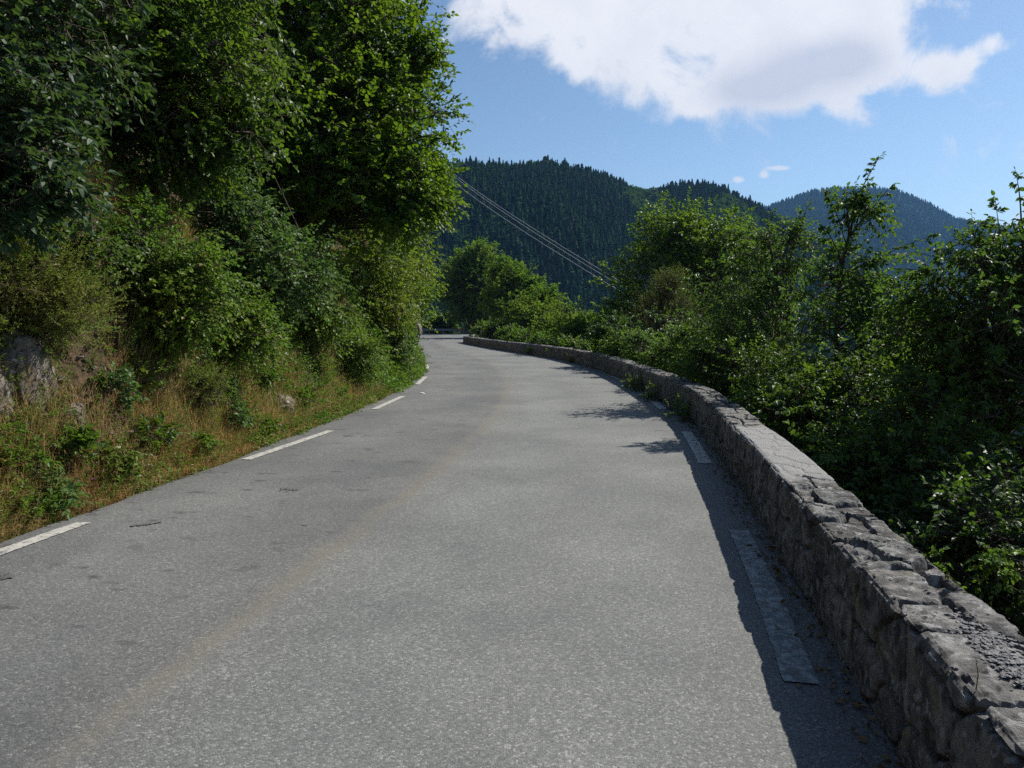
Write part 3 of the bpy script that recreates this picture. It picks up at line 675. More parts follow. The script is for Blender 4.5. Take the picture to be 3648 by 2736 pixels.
sap('leafy sapling just over the parapet below the tall leader', 5.0, 10.2, [B(830, 420, 9.6, 50, 1.2), B(795, 425, 9.8, 36, 1), B(860, 460, 9, 48, 1.1), B(870, 400, 9.6, 40, 1)], 'mid', 61)
sap('shaded leafy sapling beside the bare part of the parapet top', 4.3, 7.6, [B(885, 500, 7.6, 50, 1.2), B(920, 470, 7.8, 55, 1.1), B(850, 480, 8, 34, .8), B(925, 545, 7, 50, 1)], 'mid', 62)
sap('dark leafy sapling low in the shade under the large hornbeam', 4.8, 5.4, [B(965, 560, 6.2, 60, 1.1), B(1015, 520, 6.4, 60, 1.1), B(1000, 625, 5.6, 45, .9), B(1060, 600, 5.8, 70, 1)], 'dark', 63, leaf=.065, wid=.045)
sap('bushy sapling above the parapet where the hornbeam arches', 5.2, 13.4, [B(752, 392, 12.8, 36, 1.1), B(722, 370, 13.6, 27, 1), B(780, 402, 11.8, 36, 1.1), B(790, 430, 10.8, 26, .8)], 'mid', 64)
sap('low sapling behind the parapet below the brownish conical one', 5.0, 17.2, [B(706, 362, 16.8, 20, 1), B(732, 378, 15.4, 19, 1), B(688, 350, 18, 18, .9)], 'bramble', 65)
sap('broad leafy sapling filling the gap right of the brownish conical one', 7.4, 19, [B(725, 335, 18.5, 40, 1.1), B(760, 345, 17.5, 42, 1.1), B(700, 345, 19, 26, .8)], 'dark', 66, leaf=.09, wid=.06)
sap('sapling rising between the tall leader and the large hornbeam', 7.6, 12.4, [B(915, 330, 11.5, 34, 1), B(905, 380, 11, 44, 1.1), B(945, 372, 11, 40, 1), B(925, 425, 10, 48, 1)], 'horn', 67)
sap('small light green sprig leaning over the near parapet edge', 3.35, 5.75, [B(945, 558, 5.3, 10, .7), B(940, 570, 5.2, 8, .5)], 'bramble', 68, leaf=.04, wid=.034, spl=.12, ncl=4, nsp=4, trunk_r=.006, nl=7)
sap('dim green sprig in the shade beyond the near parapet stones', 4.4, 5.2, [B(1010, 560, 5.3, 16, .9), B(990, 575, 5.2, 12, .7)], 'bramble', 69, leaf=.042, wid=.036, spl=.14, ncl=7, nsp=6, trunk_r=.006)
sap('bramble mound trailing onto the parapet top near the small creeper', 4.6, 22.0, [B(640, 350, 22.5, 13, 1), B(622, 343, 24.5, 11, 1), B(664, 358, 20, 13, 1)], 'bramble', 70, leaf=.07, wid=.05)
sap('dark undergrowth sapling below the round yellow topped tree', 7, 27, [B(640, 340, 26, 26, 1), B(615, 335, 27, 18, 1), B(670, 345, 25, 30, 1)], 'dark', 71, leaf=.11, wid=.08)

# middle distance, past the parapet
def mid(name, label, x, y, blobs, m_, seed, cat='tree', **k):
    kw = dict(leaf=.28, wid=.21, spl=1.0, nl=8, ncl=17, nsp=18, trunk_r=.22, sig=.36, twig=.012, upd=.5); kw.update(k)
    return grow(name, label, cat, foot(x, y), blobs, m_, seed, **kw)
mid('tree', 'dark round crowned tree with bare trunk behind the short far wall', -5.0, 104.2, [B(462, 268, 104, 16, 1), B(480, 262, 104, 16, 1), B(473, 253, 104, 8, .5), B(455, 290, 104, 15, 1), B(478, 285, 104, 24, 1.3), B(497, 280, 104, 14, .9), B(462, 305, 104, 14, .9), B(488, 305, 104, 16, .9)], 'far', 81, leaf=.36, wid=.28, spl=1.5, trunk=[foot(-5.8, 104.2), at(470, 318, 104), at(472, 290, 104), at(474, 262, 104)], trunk_r=.42)
mid('tree', 'green tree right of the dark round crowned one', .4, 78, [B(508, 275, 78, 12, .9), B(512, 292, 76, 18, 1.1), B(500, 305, 78, 14, 1), B(520, 312, 74, 18, 1), B(527, 285, 76, 9, .6)], 'far', 82, leaf=.32, wid=.24)
mid('tree', 'bushy tree at the top of the sloping green thicket', 3.0, 60, [B(535, 312, 58, 17, 1), B(545, 325, 55, 18, 1), B(522, 328, 58, 15, 1), B(547, 300, 58, 8, .5)], 'far', 83, leaf=.24, wid=.18)
mid('tree', 'bushy tree halfway down the sloping green thicket with yellowed leaves', 5.2, 50, [B(568, 325, 48, 17, 1), B(555, 338, 46, 14, 1), B(580, 335, 46, 13, 1)], 'far', 84, leaf=.2, wid=.15)
mid('tree', 'small tree at the lower end of the sloping green thicket', 5.6, 42, [B(590, 338, 40, 12, 1), B(575, 347, 40, 14, 1), B(598, 345, 38, 8, .8)], 'far', 85, leaf=.17, wid=.13)
mid('shrub', 'low shrub right behind the far tip of the parapet', -1.2, 57, [B(495, 333, 57, 9, .9), B(482, 331, 60, 6, .7), B(510, 338, 52, 8, .9)], 'bramble', 86, cat='shrub', leaf=.16, wid=.12, spl=.5)
mid('shrub', 'low shrub behind the middle of the far parapet', 1.9, 44.5, [B(528, 343, 45, 11, 1), B(545, 348, 42, 10, 1), B(515, 342, 47, 8, .8)], 'bramble', 87, cat='shrub', leaf=.15, wid=.11, spl=.5)
mid('shrub', 'low shrub behind the parapet below the sloping green thicket', 4.0, 35, [B(570, 354, 34, 12, 1), B(590, 357, 31, 11, 1), B(555, 351, 37, 9, .8)], 'bramble', 88, cat='shrub', leaf=.12, wid=.09, spl=.4)
mid('shrub', 'small green bush standing behind the steel crash barrier', -11.5, 107, [B(438, 324, 107, 6, 1), B(447, 322, 107, 5, .9), B(430, 327, 107, 6, .9), B(451, 327, 107, 4, .8)], 'maple', 89, cat='shrub', leaf=.28, wid=.2, spl=.8, upd=.7)

# weeds at the foot of the parapet
def at_wall(y, off):
    k = np.argmax(RR[:, 1] > y) if y < 58 else 0; return RR[k] + np.array([-off, 0])
for i, (y, sz, lab) in enumerate([(15.2, .22, 'yellow green creeper climbing the shaded face of the parapet'), (17.6, .22, 'taller weed clump at the parapet foot beyond the creeper'), (12.0, .2, 'dark weed tuft at the parapet foot nearest the camera'), (29.5, .18, 'thin weed at the parapet foot far along the bend'), (36.8, .32, 'weed clump hanging over the far parapet')]):
    p = at_wall(y, .12); c = np.array([p[0], p[1], sz * .55])
    grow('weed', lab, 'weed', [p[0], p[1], 0], [(c, (.14, .35, sz * .6), 1), (c + np.array([-.02, .45, 0]), (.12, .3, sz * .5), .7)], 'weed' if i != 2 else 'bramble', 120 + i,
         leaf=.055, wid=.04, spl=.2, nl=8, ncl=7, nsp=6, trunk_r=.006, stems=1, twig=.002, barkm='twig', parts=('stem', 'foliage'), upd=.4)

for i, (u0, v0, u1, v1, d, lab) in enumerate([(84, 268, 132, 244, 8.6, 'bare grey dead branch sticking out above the heath bush'), (300, 232, 262, 150, 12.5, 'thin bare stem hanging in the dark hollow'), (165, 300, 128, 206, 8.3, 'long thin bare shoot below the nearest oak')]):
    a, c = at(u0, v0, d), at(u1, v1, d - .3); m_ = (a + c) / 2 + np.array([.05, -.05, -.08]); o = thing('dead_branch', lab, 'branch', a)
    P_ = catmull([a, m_, c], 8); b = MB(); b.tube(P_, np.linspace(.011, .004, len(P_)), 6); rr_ = rng_(770 + i); q = P_[rr_.integers(4, len(P_), 6)]; b.cones(q, q + unit(rr_.normal(size=(6, 3)) + unit(c - a)) * .16, .005, .002, 4); b.build('stem', M['twig'], o)

for i, (u, v, sz) in enumerate([(20, 468, .2), (58, 502, .16), (112, 468, .2), (150, 442, .22), (196, 452, .18), (232, 420, .22), (262, 432, .16), (302, 405, .24), (338, 396, .22), (112, 398, .24), (136, 384, .26), (72, 452, .16), (25, 512, .16), (225, 392, .22), (318, 378, .28), (265, 385, .22)]):
    p = onbank(u, v); out = unit(np.array([-p[0], -p[1], 0]) * .3 + np.array([.7, -.2, 0])); c = p + UP * sz * .4 + out * sz * .35
    grow('weed', 'leafy green weed growing among the dry grass of the left bank', 'weed', p, [(c, (sz * .6, sz * .6, sz * .45), 1)], ('bramble', 'hazel', 'weed', 'mid')[i % 4], 820 + i, group='leafy weeds of the left bank',
         leaf=.05 * (1 + p[1] / 30), wid=.034 * (1 + p[1] / 30), spl=.16, nl=8, ncl=9, nsp=7, trunk_r=.005, stems=1, twig=.002, barkm='twig', parts=('stem', 'foliage'), upd=.5)

# ------------------------------------------------------------------ grass and undergrowth (uncountable)
def along_left(r, n, y0, y1, pw, t0, t1, tp=1.0):
    """points on the bank, denser near the camera"""
    L, s = resample(LEFT[(LEFT[:, 1] > y0 - 2) & (LEFT[:, 1] < y1 + 2)], .2); T = unit(np.gradient(L, axis=0))
    w = 1 / np.maximum(np.hypot(L[:, 0], L[:, 1]), 3) ** pw; w /= w.sum()
    k = r.choice(len(L), n, p=w); t = t0 + (t1 - t0) * r.random(n) ** tp
    nrm = np.c_[-T[k, 1], T[k, 0]]
    q = L[k] + T[k] * r.uniform(-.1, .1, n)[:, None] + nrm * t[:, None]
    return np.c_[q, ground_z(q)], t, nrm
def blades(P, r, h, w, lean, nrm=None, mb=None):
    n = len(P); mb = mb or MB()
    a = r.uniform(0, 2 * np.pi, n); D = np.c_[np.cos(a), np.sin(a), np.zeros(n)]
    if nrm is not None: D = unit(D + np.c_[-nrm * .8, np.zeros(n)])
    S = np.c_[-D[:, 1], D[:, 0], np.zeros(n)]
    dist = np.hypot(P[:, 0], P[:, 1]); ww = w * np.clip(dist / 9, .8, 4)
    hh = h * r.uniform(.45, 1.35, n); le = lean * r.uniform(.3, 1.4, n)
    m = P + UP * (hh * .6)[:, None] + D * (hh * le * .35)[:, None]
    t = P + UP * (hh * (1 - .35 * le))[:, None] + D * (hh * le)[:, None]
    V = np.stack([P - S * ww[:, None] / 2, P + S * ww[:, None] / 2, m + S * ww[:, None] * .4, m - S * ww[:, None] * .4, t], 1)
    b = (np.arange(n) * 5)[:, None]
    mb.add(V, b + np.array([[0, 1, 2, 3]]), b + np.array([[3, 2, 4]])); return mb
r = rng_(200)
def tufts(r, n, m, rad, *a):
    P, t, nr = along_left(r, n, *a); q = np.repeat(P, m, 0); q[:, :2] += r.normal(0, rad, (len(q), 2)) * np.repeat(np.clip(np.hypot(P[:, 0], P[:, 1]) / 9, .8, 3), m)[:, None]
    tl = sdist(q[:, :2], LEFT); q[:, 2] = ground_z(q[:, :2]) - .01; ok = tl > .02 - .1 * (r.random(len(q)) < .1)
    return q[ok], tl[ok], np.repeat(nr, m, 0)[ok], np.repeat(r.uniform(.55, 1.5, n), m)[ok]
P, t, nr, hs = tufts(r, 10000, 15, .05, 2.5, 62, 1.4, .0, 2.4, 1.5)
k = fbm(P * np.array([.9, .9, .4]), 3, 40) + .25 * (1 - t) > -.08
tag(blades(P[k], r, hs[k] * np.where(t[k] < .12, .07, .17), .006, .75, nr[k]).build('grass', M['grass']), 'green and straw roadside grass along the foot of the left bank', 'grass', kind='stuff')
P, t, nr, hs = tufts(r, 15000, 15, .06, 2.5, 75, 1.4, .05, 3.4, 1.5)
k = fbm(P * np.array([.7, .7, .5]), 3, 44) > -.09
tag(blades(P[k], r, np.where(t[k] < .2, .13, .22) * hs[k], .006, .85, nr[k]).build('dry_grass', M['dry']), 'dry orange and straw grass hanging on the left bank', 'dry grass', kind='stuff')
mb = MB(); P, t, nr = along_left(r, 34000, 2.5, 70, 1.4, .08, 4.0, 1.4)
k = fbm(P * np.array([.8, .8, .8]), 3, 48) > .0
P, nr = P[k], nr[k]
sc = np.clip(np.hypot(P[:, 0], P[:, 1]) / 10, .8, 3)
D = np.c_[-nr * .7, np.full(len(P), .9)] + r.normal(0, .5, (len(P), 3))
for lo, hi in ((0, 1), (1, 1.6), (1.6, 4)):
    q = (sc >= lo) & (sc < hi); s_ = sc[q].mean() if q.any() else 1
    sprays(mb, None, r, P[q], D[q], .20 * s_ ** .5, 8, .038 * s_, .026 * s_, .4, .2, twig=0)
P, t, nr = along_left(r, 2600, 2.5, 40, 1.3, .05, 1.6, 1.0)
D = np.c_[-nr * .45, np.full(len(P), 1.)] + r.normal(0, .3, (len(P), 3)); sc = np.clip(np.hypot(P[:, 0], P[:, 1]) / 10, .8, 3)
for lo, hi in ((0, 1), (1, 1.6), (1.6, 4)):
    q = (sc >= lo) & (sc < hi); s_ = sc[q].mean(); sprays(mb, mb, r, P[q], D[q], .42, 11, .06 * s_, .013 * s_, .2, .0, twig=.002 * s_, upw=.4)
tag(mb.build('undergrowth', M['bramble']), 'leafy ground cover scattered over the left bank', 'undergrowth', kind='stuff')
# green cover on the slope below the parapet
n = 9000; q = np.c_[r.uniform(2, 16, n), r.uniform(2, 50, n)]
tr = -sdist(q, RIGHT); q = q[(tr > .55) & (tr < 9)]
P = np.c_[q, ground_z(q)]; mb = MB(); s_ = np.clip(P[:, 1] / 12, .8, 3)
D = r.normal(0, .5, (len(P), 3)) + UP * .9
for lo, hi in ((0, 1), (1, 1.7), (1.7, 4)):
    k = (s_ >= lo) & (s_ < hi); a = s_[k].mean()
    sprays(mb, None, r, P[k], D[k], .34 * a ** .5, 8, .06 * a, .042 * a, .4, .2, twig=0)
tag(mb.build('undergrowth', M['mid']), 'leafy ground cover on the shaded slope below the parapet', 'undergrowth', kind='stuff')

# ------------------------------------------------------------------ rocks
def ico(n=4):
    import bmesh
    bm = bmesh.new(); bmesh.ops.create_icosphere(bm, subdivisions=n, radius=1)
    V = np.array([v.co[:] for v in bm.verts]); Fc = np.array([[v.index for v in f.verts] for f in bm.faces]); bm.free(); return V, Fc
IV, IF = ico(5); JV, JF = ico(2)
def rock(label, u, v, size, seed, rot=0.3, sink=.35, name='rock'):
    p = onbank(u, v); V = IV.copy(); s = np.array(size)
    f1, f2, cid = voro(V * np.array([1.6, 1.3, .9]) + seed * 3.1, seed)
    V = V * (1 + .10 * (cid - .5)[:, None] - .10 * (1 - smooth(0, .15, f2 - f1))[:, None] + .22 * fbm(V * 1.7 + seed, 4, seed)[:, None] + .05 * fbm(V * np.array([14, 9, 4.]), 3, seed)[:, None])
    V = np.sign(V) * np.abs(V) ** .8 * s
    c, sn = math.cos(rot), math.sin(rot); V = V @ np.array([[c, -sn, 0], [sn, c, 0], [0, 0, 1.]]).T
    off = np.array([-sink * s[0], 0, 0])
    b = MB(); b.add(V + p + off, IF)
    o = b.build(name, M['rock'], loc=tuple(p)); return tag(o, label, 'rock')
rock('white streaked rock outcrop under the heath bush at the left edge', 36, 384, (.30, .40, .50), 3, .2, .62)
rock('small grey stone in the bank right of the white streaked outcrop', 76, 418, (.14, .15, .15), 5, .5, .4)
rock('brown earthy rock slab left of the white streaked outcrop', 4, 400, (.34, .4, .36), 8, .1, .7)
rock('pale grey rock face showing between bushes near the bend', 345, 285, (.45, .5, .62), 12, .1, .0)
rock('flat rock half buried in dry grass on the lower bank', 288, 408, (.34, .5, .24), 15, .2, .7)
rock('little rock in the grass low on the bank toward the bend', 352, 384, (.2, .28, .2), 18, .2, .6)
rock('far rock face where the road turns out of sight', 411, 330, (1.1, 1.4, 1.3), 24, .3, .1)
# loose stones at the verge
def chips(n, pts, sz, r, m, name, label, cat, flat=.5):
    V = []; mb = MB()
    for i in range(n):
        v = JV * (1 + .6 * r.normal(0, .5, (len(JV), 1))) * sz * r.uniform(.4, 1.5) * np.array([1, r.uniform(.6, 1), flat])
        a = r.uniform(0, 6.28); c, s = math.cos(a), math.sin(a)
        mb.add(v @ np.array([[c, -s, 0], [s, c, 0], [0, 0, 1]]).T + pts[i], JF)
    return tag(mb.build(name, m), label, cat, kind='stuff')
P, t, nr = along_left(r, 220, 4.6, 7.2, .5, .2, 1.0); P[:, 2] += .01
chips(220, P, .032, r, M['rock'], 'rubble', 'loose grey rubble at the verge in the near left corner', 'rubble')
# slate chips lying on the parapet top, close to the camera
c0 = np.array(at(1003, 662, 0) if False else [0, 0, 0]); n = 620
rr0 = ray(1003, 655); pt = np.array([0, 0, H]) + rr0 * ((.555 - H) / rr0[2])
ang = math.atan2(*(wp[1][0] - wp[0][0], wp[1][1] - wp[0][1]))
q = r.normal(0, 1, (n, 2)) * np.array([.045, .15]); ca, sa = math.cos(-ang), math.sin(-ang)
q = q @ np.array([[ca, -sa], [sa, ca]]).T
P = np.c_[pt[0] + q[:, 0], pt[1] + q[:, 1], .548 + r.uniform(0, .012, n)]
chips(n, P, .0095, r, M['gravel'], 'gravel', 'dark slate chips lying on the near top of the parapet', 'gravel', .28)
b = MB(); rs = ray(976, 690); ps = np.array([0, 0, H]) + rs * ((.55 - H) / rs[2])
b.tube([ps, ps + np.array([.004, .0, .05]), ps + np.array([.0, .01, .10])], [.002, .0016, .001], 5)
tag(b.build('grass_stem', M['dry'], loc=tuple(ps)), 'single dry grass stem standing on the parapet top', 'grass stem')
# fallen leaves along the foot of the parapet
n = 520; y = r.uniform(2.2, 14, n) ; kk = np.array([np.argmax(RR[:, 1] > a) for a in y]); off = np.abs(r.normal(0, .09, n)) + .02
P = np.c_[RR[kk, 0] - off, y, np.full(n, .012)]; mb = MB()
A = r.normal(size=(n, 3)); A[:, 2] *= .25; Nn = UP + r.normal(0, .35, (n, 3))
leaves(mb, P, unit(A), unit(Nn), r.uniform(.02, .055, n), r.uniform(.015, .035, n), fold=.2)
tag(mb.build('leaf_litter', M['litter']), 'dry fallen leaves along the shaded foot of the parapet', 'leaf litter', kind='stuff')
# scrap of paper on the left lane
p = ground_px(422, 393.5); b = MB(); a = np.linspace(-.07, .07, 5)
G = np.array([[[x, y_, .012 + .012 * math.sin(9 * x + i) + .01 * abs(y_) * 20 * .05] for y_ in (-.04, 0, .04)] for i, x in enumerate(a)])
b.grid(G + np.array([p[0], p[1], 0])); tag(b.build('litter_scrap', M['white'], loc=(p[0], p[1], 0)), 'crumpled white scrap lying on the left lane', 'litter')

# wild flowers of the near verge: stem and flower head
def flower(label, u, v, m, group, h, seed, rad=.02):
    rr_ = rng_(seed); p = onbank(u, v + 4)
    if sdist(p[None, :2], LEFT)[0] < .12: p[0] -= .12 - sdist(p[None, :2], LEFT)[0] + .1; p[2] = gz(p[0], p[1])
    o = thing('flower', label, 'flower', p, group)
    tip = p + UP * h + np.r_[rr_.normal(0, .03, 2), 0]
    b = MB(); b.tube([p - UP * .03, (p + tip) / 2 + np.r_[rr_.normal(0, .01, 2), 0], tip], [.003, .0025, .002], 5)
    n = 4; leaves(b, p + (tip - p) * rr_.uniform(.2, .8, (n, 1)), unit(rr_.normal(size=(n, 3)) + UP * .4), unit(UP + rr_.normal(0, .4, (n, 3))), .05, .014); b.build('stem', M['grass'], o)
    b = MB(); n = 12; a = np.linspace(0, 2 * np.pi, n, endpoint=False)
    A = np.c_[np.cos(a), np.sin(a), rr_.uniform(.1, .7, n)]; leaves(b, np.repeat(tip[None], n, 0), unit(A), unit(UP * .8 - A * .4), rad, rad * .6, six=False); b.build('petals', m, o)
fo = [(5, 437), (14, 440), (25, 455), (8, 472), (18, 440), (12, 500), (189, 500), (205, 430), (300, 470), (178, 534), (14, 505), (330, 335)]
for i, (u, v) in enumerate(fo): flower('orange flower among the grass of the left verge', u, v, M['orange'], 'orange flowers of the verge', .10, 300 + i, .024)
fp = [(60, 472), (85, 441), (66, 425), (101, 436), (138, 440), (128, 430), (70, 455), (95, 490), (108, 488), (160, 418), (152, 425), (120, 428), (58, 476), (45, 462), (114, 487), (168, 440)]
for i, (u, v) in enumerate(fp): flower('purple flower on a thin stem of the left verge', u, v, M['purple'], 'purple flowers of the verge', .14, 340 + i, .022)
for i, (u, v) in enumerate([(195, 378), (205, 372), (212, 380), (208, 365), (216, 388), (200, 370), (218, 375), (210, 392)]): flower('pale lavender blue flower above the feathery clump', u, v, M['blue'], 'lavender blue flowers', .16, 380 + i, .02)
for i, (u, v) in enumerate([(129, 478), (62, 473), (39, 480), (108, 455), (150, 470)]): flower('cream white flower head low in the verge grass', u, v, M['cream'], 'cream flowers of the verge', .10, 400 + i, .03)

# ------------------------------------------------------------------ mountains with conifer forest
def ridge_sheet(name, us, D, zr, foot_d, foot_z, back_z, nv, m, seed, rough):
    v = np.linspace(0, 1.6, nv)
    U, Vv = np.meshgrid(us, v, indexing='ij'); Dm = np.interp(us, D[0], D[1])[:, None]; Zm = np.interp(us, zr[0], zr[1])[:, None]
    fd = foot_d * Dm
    front = np.clip(Vv, 0, 1); dist = fd + (Dm - fd) * front + np.clip(Vv - 1, 0, 1) * Dm * .5
    h = foot_z + (Zm - foot_z) * (1 - (1 - front) ** 1.35); h = np.where(Vv > 1, Zm + (back_z - Zm) * smooth(0, .6, Vv - 1), h)
    X_ = (U - 512) / F * dist; Y_ = dist
    nz = fbm(np.c_[X_.ravel(), Y_.ravel(), 0 * X_.ravel()] / rough, 4, seed).reshape(X_.shape)
    h = h + nz * rough * .28 * np.clip(Vv * 3, 0, 1) * np.clip(np.abs(Vv - 1) * 3, .25, 1)
    b = MB(); b.grid(np.stack([X_, Y_, h], -1), flip=False)
    o = b.build(name, m, smooth_=True); tag(o, kind='structure')
    def sample(uq, vq):
        i = np.interp(uq, us, np.arange(len(us))); j = np.interp(vq, v, np.arange(nv))
        i0 = np.clip(i.astype(int), 0, len(us) - 2); j0 = np.clip(j.astype(int), 0, nv - 2); a = (i - i0)[:, None]; c = (j - j0)[:, None]
        G = np.stack([X_, Y_, h], -1)
        return (G[i0, j0] * (1 - a) * (1 - c) + G[i0 + 1, j0] * a * (1 - c) + G[i0, j0 + 1] * (1 - a) * c + G[i0 + 1, j0 + 1] * a * c)
    return o, sample

def conifer_template(r, tiers=9, blades_=6, slim=.19):
    """unit height"""
    V, Fc = [], []; n = 0
    for i in range(tiers):
        z = .12 + .86 * (i / tiers) ** .92; rad = slim * (1 - (z - .12) / .9) ** .8 * r.uniform(.75, 1.15) + .012
        for k in range(blades_):
            a = 2 * math.pi * (k + r.uniform(-.3, .3)) / blades_ + i * .7; rr_ = rad * r.uniform(.7, 1.2)
            d = np.array([math.cos(a), math.sin(a), 0]); s = np.array([-d[1], d[0], 0]); w = rr_ * .5 + .012
            dz = 1.0 / tiers
            V += [np.array([0, 0, z + dz * 1.15]), d * rr_ * .6 + s * w + UP * (z + dz * .15), d * rr_ + UP * (z - dz * .35), d * rr_ * .6 - s * w + UP * (z + dz * .15)]
            Fc += [[n, n + 1, n + 2, n + 3]]; n += 4
    V += [np.array([.012, 0, 0]), np.array([-.012, .01, 0]), np.array([0, -.012, 0]), np.array([0, 0, .97])]
    Fc += [[n, n + 1, n + 3, n + 3]]; n += 4
    Fq = np.array(Fc[:-1]); return np.array(V), Fq
def decid_template(r, n=80):
    d = unit(r.normal(size=(n, 3))); P = d * r.uniform(.55, 1, (n, 1)) * np.array([.34, .34, .40]) + UP * .58
    A = unit(r.normal(size=(n, 3))); B_ = unit(np.cross(A, d + r.normal(0, .4, (n, 3)))); s = .10
    V = np.stack([P - A * s, P + B_ * s * .8, P + A * s, P - B_ * s * .8], 1).reshape(-1, 3)
    return V, np.arange(4 * n).reshape(n, 4)
def forest(name, label, pts, hts, templ, r, m, wscale=1.0, tone=None):
    Vs, Fs, Ts = [], [], []; n = 0
    which = r.integers(0, len(templ), len(pts)); a = r.uniform(0, 2 * np.pi, len(pts))
    tone = r.random(len(pts)) if tone is None else tone
    for t, (TV, TF) in enumerate(templ):
        k = np.nonzero(which == t)[0]; c, s = np.cos(a[k])[:, None], np.sin(a[k])[:, None]; hh = hts[k][:, None]; ww = hh * wscale * r.uniform(.8, 1.25, (len(k), 1))
        V = np.stack([(TV[None, :, 0] * c - TV[None, :, 1] * s) * ww, (TV[None, :, 0] * s + TV[None, :, 1] * c) * ww, TV[None, :, 2] * hh], -1) + pts[k][:, None]
        Fs.append((TF[None] + (np.arange(len(k)) * len(TV))[:, None, None]).reshape(-1, 4) + n); Vs.append(V.reshape(-1, 3)); Ts.append(np.repeat(tone[k], len(TV))); n += V.shape[0] * V.shape[1]
    o = mesh(name, np.vstack(Vs), [np.vstack(Fs)], m, attrs={'tone': np.concatenate(Ts)})
    return tag(o, label, 'forest', kind='stuff')

r = rng_(900)
TPL = [conifer_template(r, 9, 6, s) for s in (.17, .22, .26, .20, .30)]
DTP = [decid_template(r) for _ in range(3)]
skyl = np.array([(150, 120), (300, 140), (380, 150), (447, 158), (513, 159), (544, 158), (576, 164), (604, 169), (633, 184), (650, 187), (667, 181), (695, 179), (721, 186), (735, 197), (761, 206), (778, 217), (821, 238), (900, 285), (1000, 335), (1150, 390), (1400, 420)])
Dn = (np.array([100, 450, 640, 760, 1000, 1400]), np.array([430, 520, 590, 560, 430, 400]))
hr = 322 - skyl[:, 1]; zr = H + hr / F * np.interp(skyl[:, 0], *Dn) - 12
us = np.linspace(150, 1400, 180)
m1, smp = ridge_sheet('mountain', us, Dn, (skyl[:, 0], zr), .42, -82, -60, 70, M['forest_floor'], 31, 60)
def spread(n, u0, u1, v0, v1, r, smp, dmin):
    u = r.uniform(u0, u1, n); v = v0 + (v1 - v0) * r.random(n); P = smp(u, v)
    cell = np.floor(P[:, :2] / dmin).astype(np.int64); _, ix = np.unique(cell[:, 0] * 1000003 + cell[:, 1], return_index=True)
    return P[ix], u[ix], v[ix]
P, u, v = spread(42000, 330, 1080, .02, 1.10, r, smp, 3.1)
grove = fbm(P / 55, 3, 77) + .15 * np.exp(-((u - 640) / 25) ** 2 - ((v - .95) / .2) ** 2) * 4 + .4 * np.exp(-((u - 735) / 30) ** 2 - ((v - .85) / .15) ** 2)
dc = grove > .27
hts = r.uniform(4.5, 9.5, len(P)) * np.where(r.random(len(P)) < .10, 1.25, 1) * (1 + .25 * vnoise(P / 30, 5))
forest('conifer_forest', 'dark conifer forest covering the near mountain side', P[~dc], hts[~dc], TPL, r, M['conifer'])
forest('broadleaf_forest', 'lighter green broadleaf groves among the conifers of the near mountain', P[dc], hts[dc] * .8, DTP, r, M['decid'], 1.1)
sky2 = np.array([(500, 235), (640, 235), (764, 206), (807, 191), (829, 189), (870, 190), (889, 191), (921, 206), (949, 220), (975, 223), (1006, 229), (1080, 240), (1250, 220), (1500, 250)])
D2 = (np.array([500, 1500]), np.array([1750, 1900]))
zr2 = H + (322 - sky2[:, 1]) / F * np.interp(sky2[:, 0], *D2) - 14
us2 = np.linspace(500, 1500, 130)
m2, smp2 = ridge_sheet('mountain', us2, D2, (sky2[:, 0], zr2), .55, -84, -40, 50, M['forest_floor'], 37, 150)
P, u, v = spread(15000, 690, 1130, .25, 1.08, r, smp2, 9)
forest('conifer_forest', 'blue hazy conifer forest covering the far mountain', P, r.uniform(9, 16, len(P)), [conifer_template(r, 5, 5, s) for s in (.2, .25, .22)], r, M['conifer'], 1.2)
# conifers that stand out on the skyline, each a thing
for i, (u_, h_, s, lab) in enumerate([(544, 12.5, .36, 'broad topped conifer standing highest on the mountain ridge'), (720, 11.5, .34, 'blunt dark conifer standing alone at the end of the second ridge bump'), (729, 10, .34, 'stubby conifer just below the blunt one on the ridge'),
                                      (506, 9.5, .26, 'slim pointed conifer on the ridge left of the broad topped one'), (668, 9.5, .26, 'pointed conifer at the left end of the second ridge bump'), (588, 9, .26, 'pointed conifer on the ridge right of the broad topped one')]):
    p = smp(np.array([u_ * 1.]), np.array([1.0]))[0]; rr_ = rng_(950 + i); o = thing('conifer_tree', lab, 'conifer', p)
    TV, TF = conifer_template(rr_, 12, 8, s); TV[:, 2] = np.where(TV[:, 2] > .8, .8 + (TV[:, 2] - .8) * (.5 if s > .25 else 1), TV[:, 2]); TV = TV[:-4]
    mesh('crown', TV * h_ + p, [TF], M['conifer'], o, attrs={'tone': np.full(len(TV), .1)})
    b = MB(); b.tube([p - UP, p + UP * h_ * .5, p + UP * h_ * .93], [.25, .18, .05], 6); b.build('trunk', M['bark'], o)

# ------------------------------------------------------------------ power lines
for lab, A_, C_, sag in (('lowest of the three power lines crossing the mountain', (420, 152, 235), (640, 303, 62), 1.6), ('middle power line of the three crossing the mountain', (420, 146.5, 240), (640, 297.5, 68), 1.6), ('topmost of the three power lines crossing the mountain', (420, 144.5, 240), (640, 293, 68), 1.6)):
    a, c = at(*A_), at(*C_); t = np.linspace(0, 1, 40)[:, None]
    p = a + (c - a) * t - UP * (sag * 4 * t * (1 - t)); b = MB(); b.tube(p, np.linspace(.060, .022, 40), 6)
    tag(b.build('power_line', M['wire'], loc=tuple(a)), lab, 'power line')

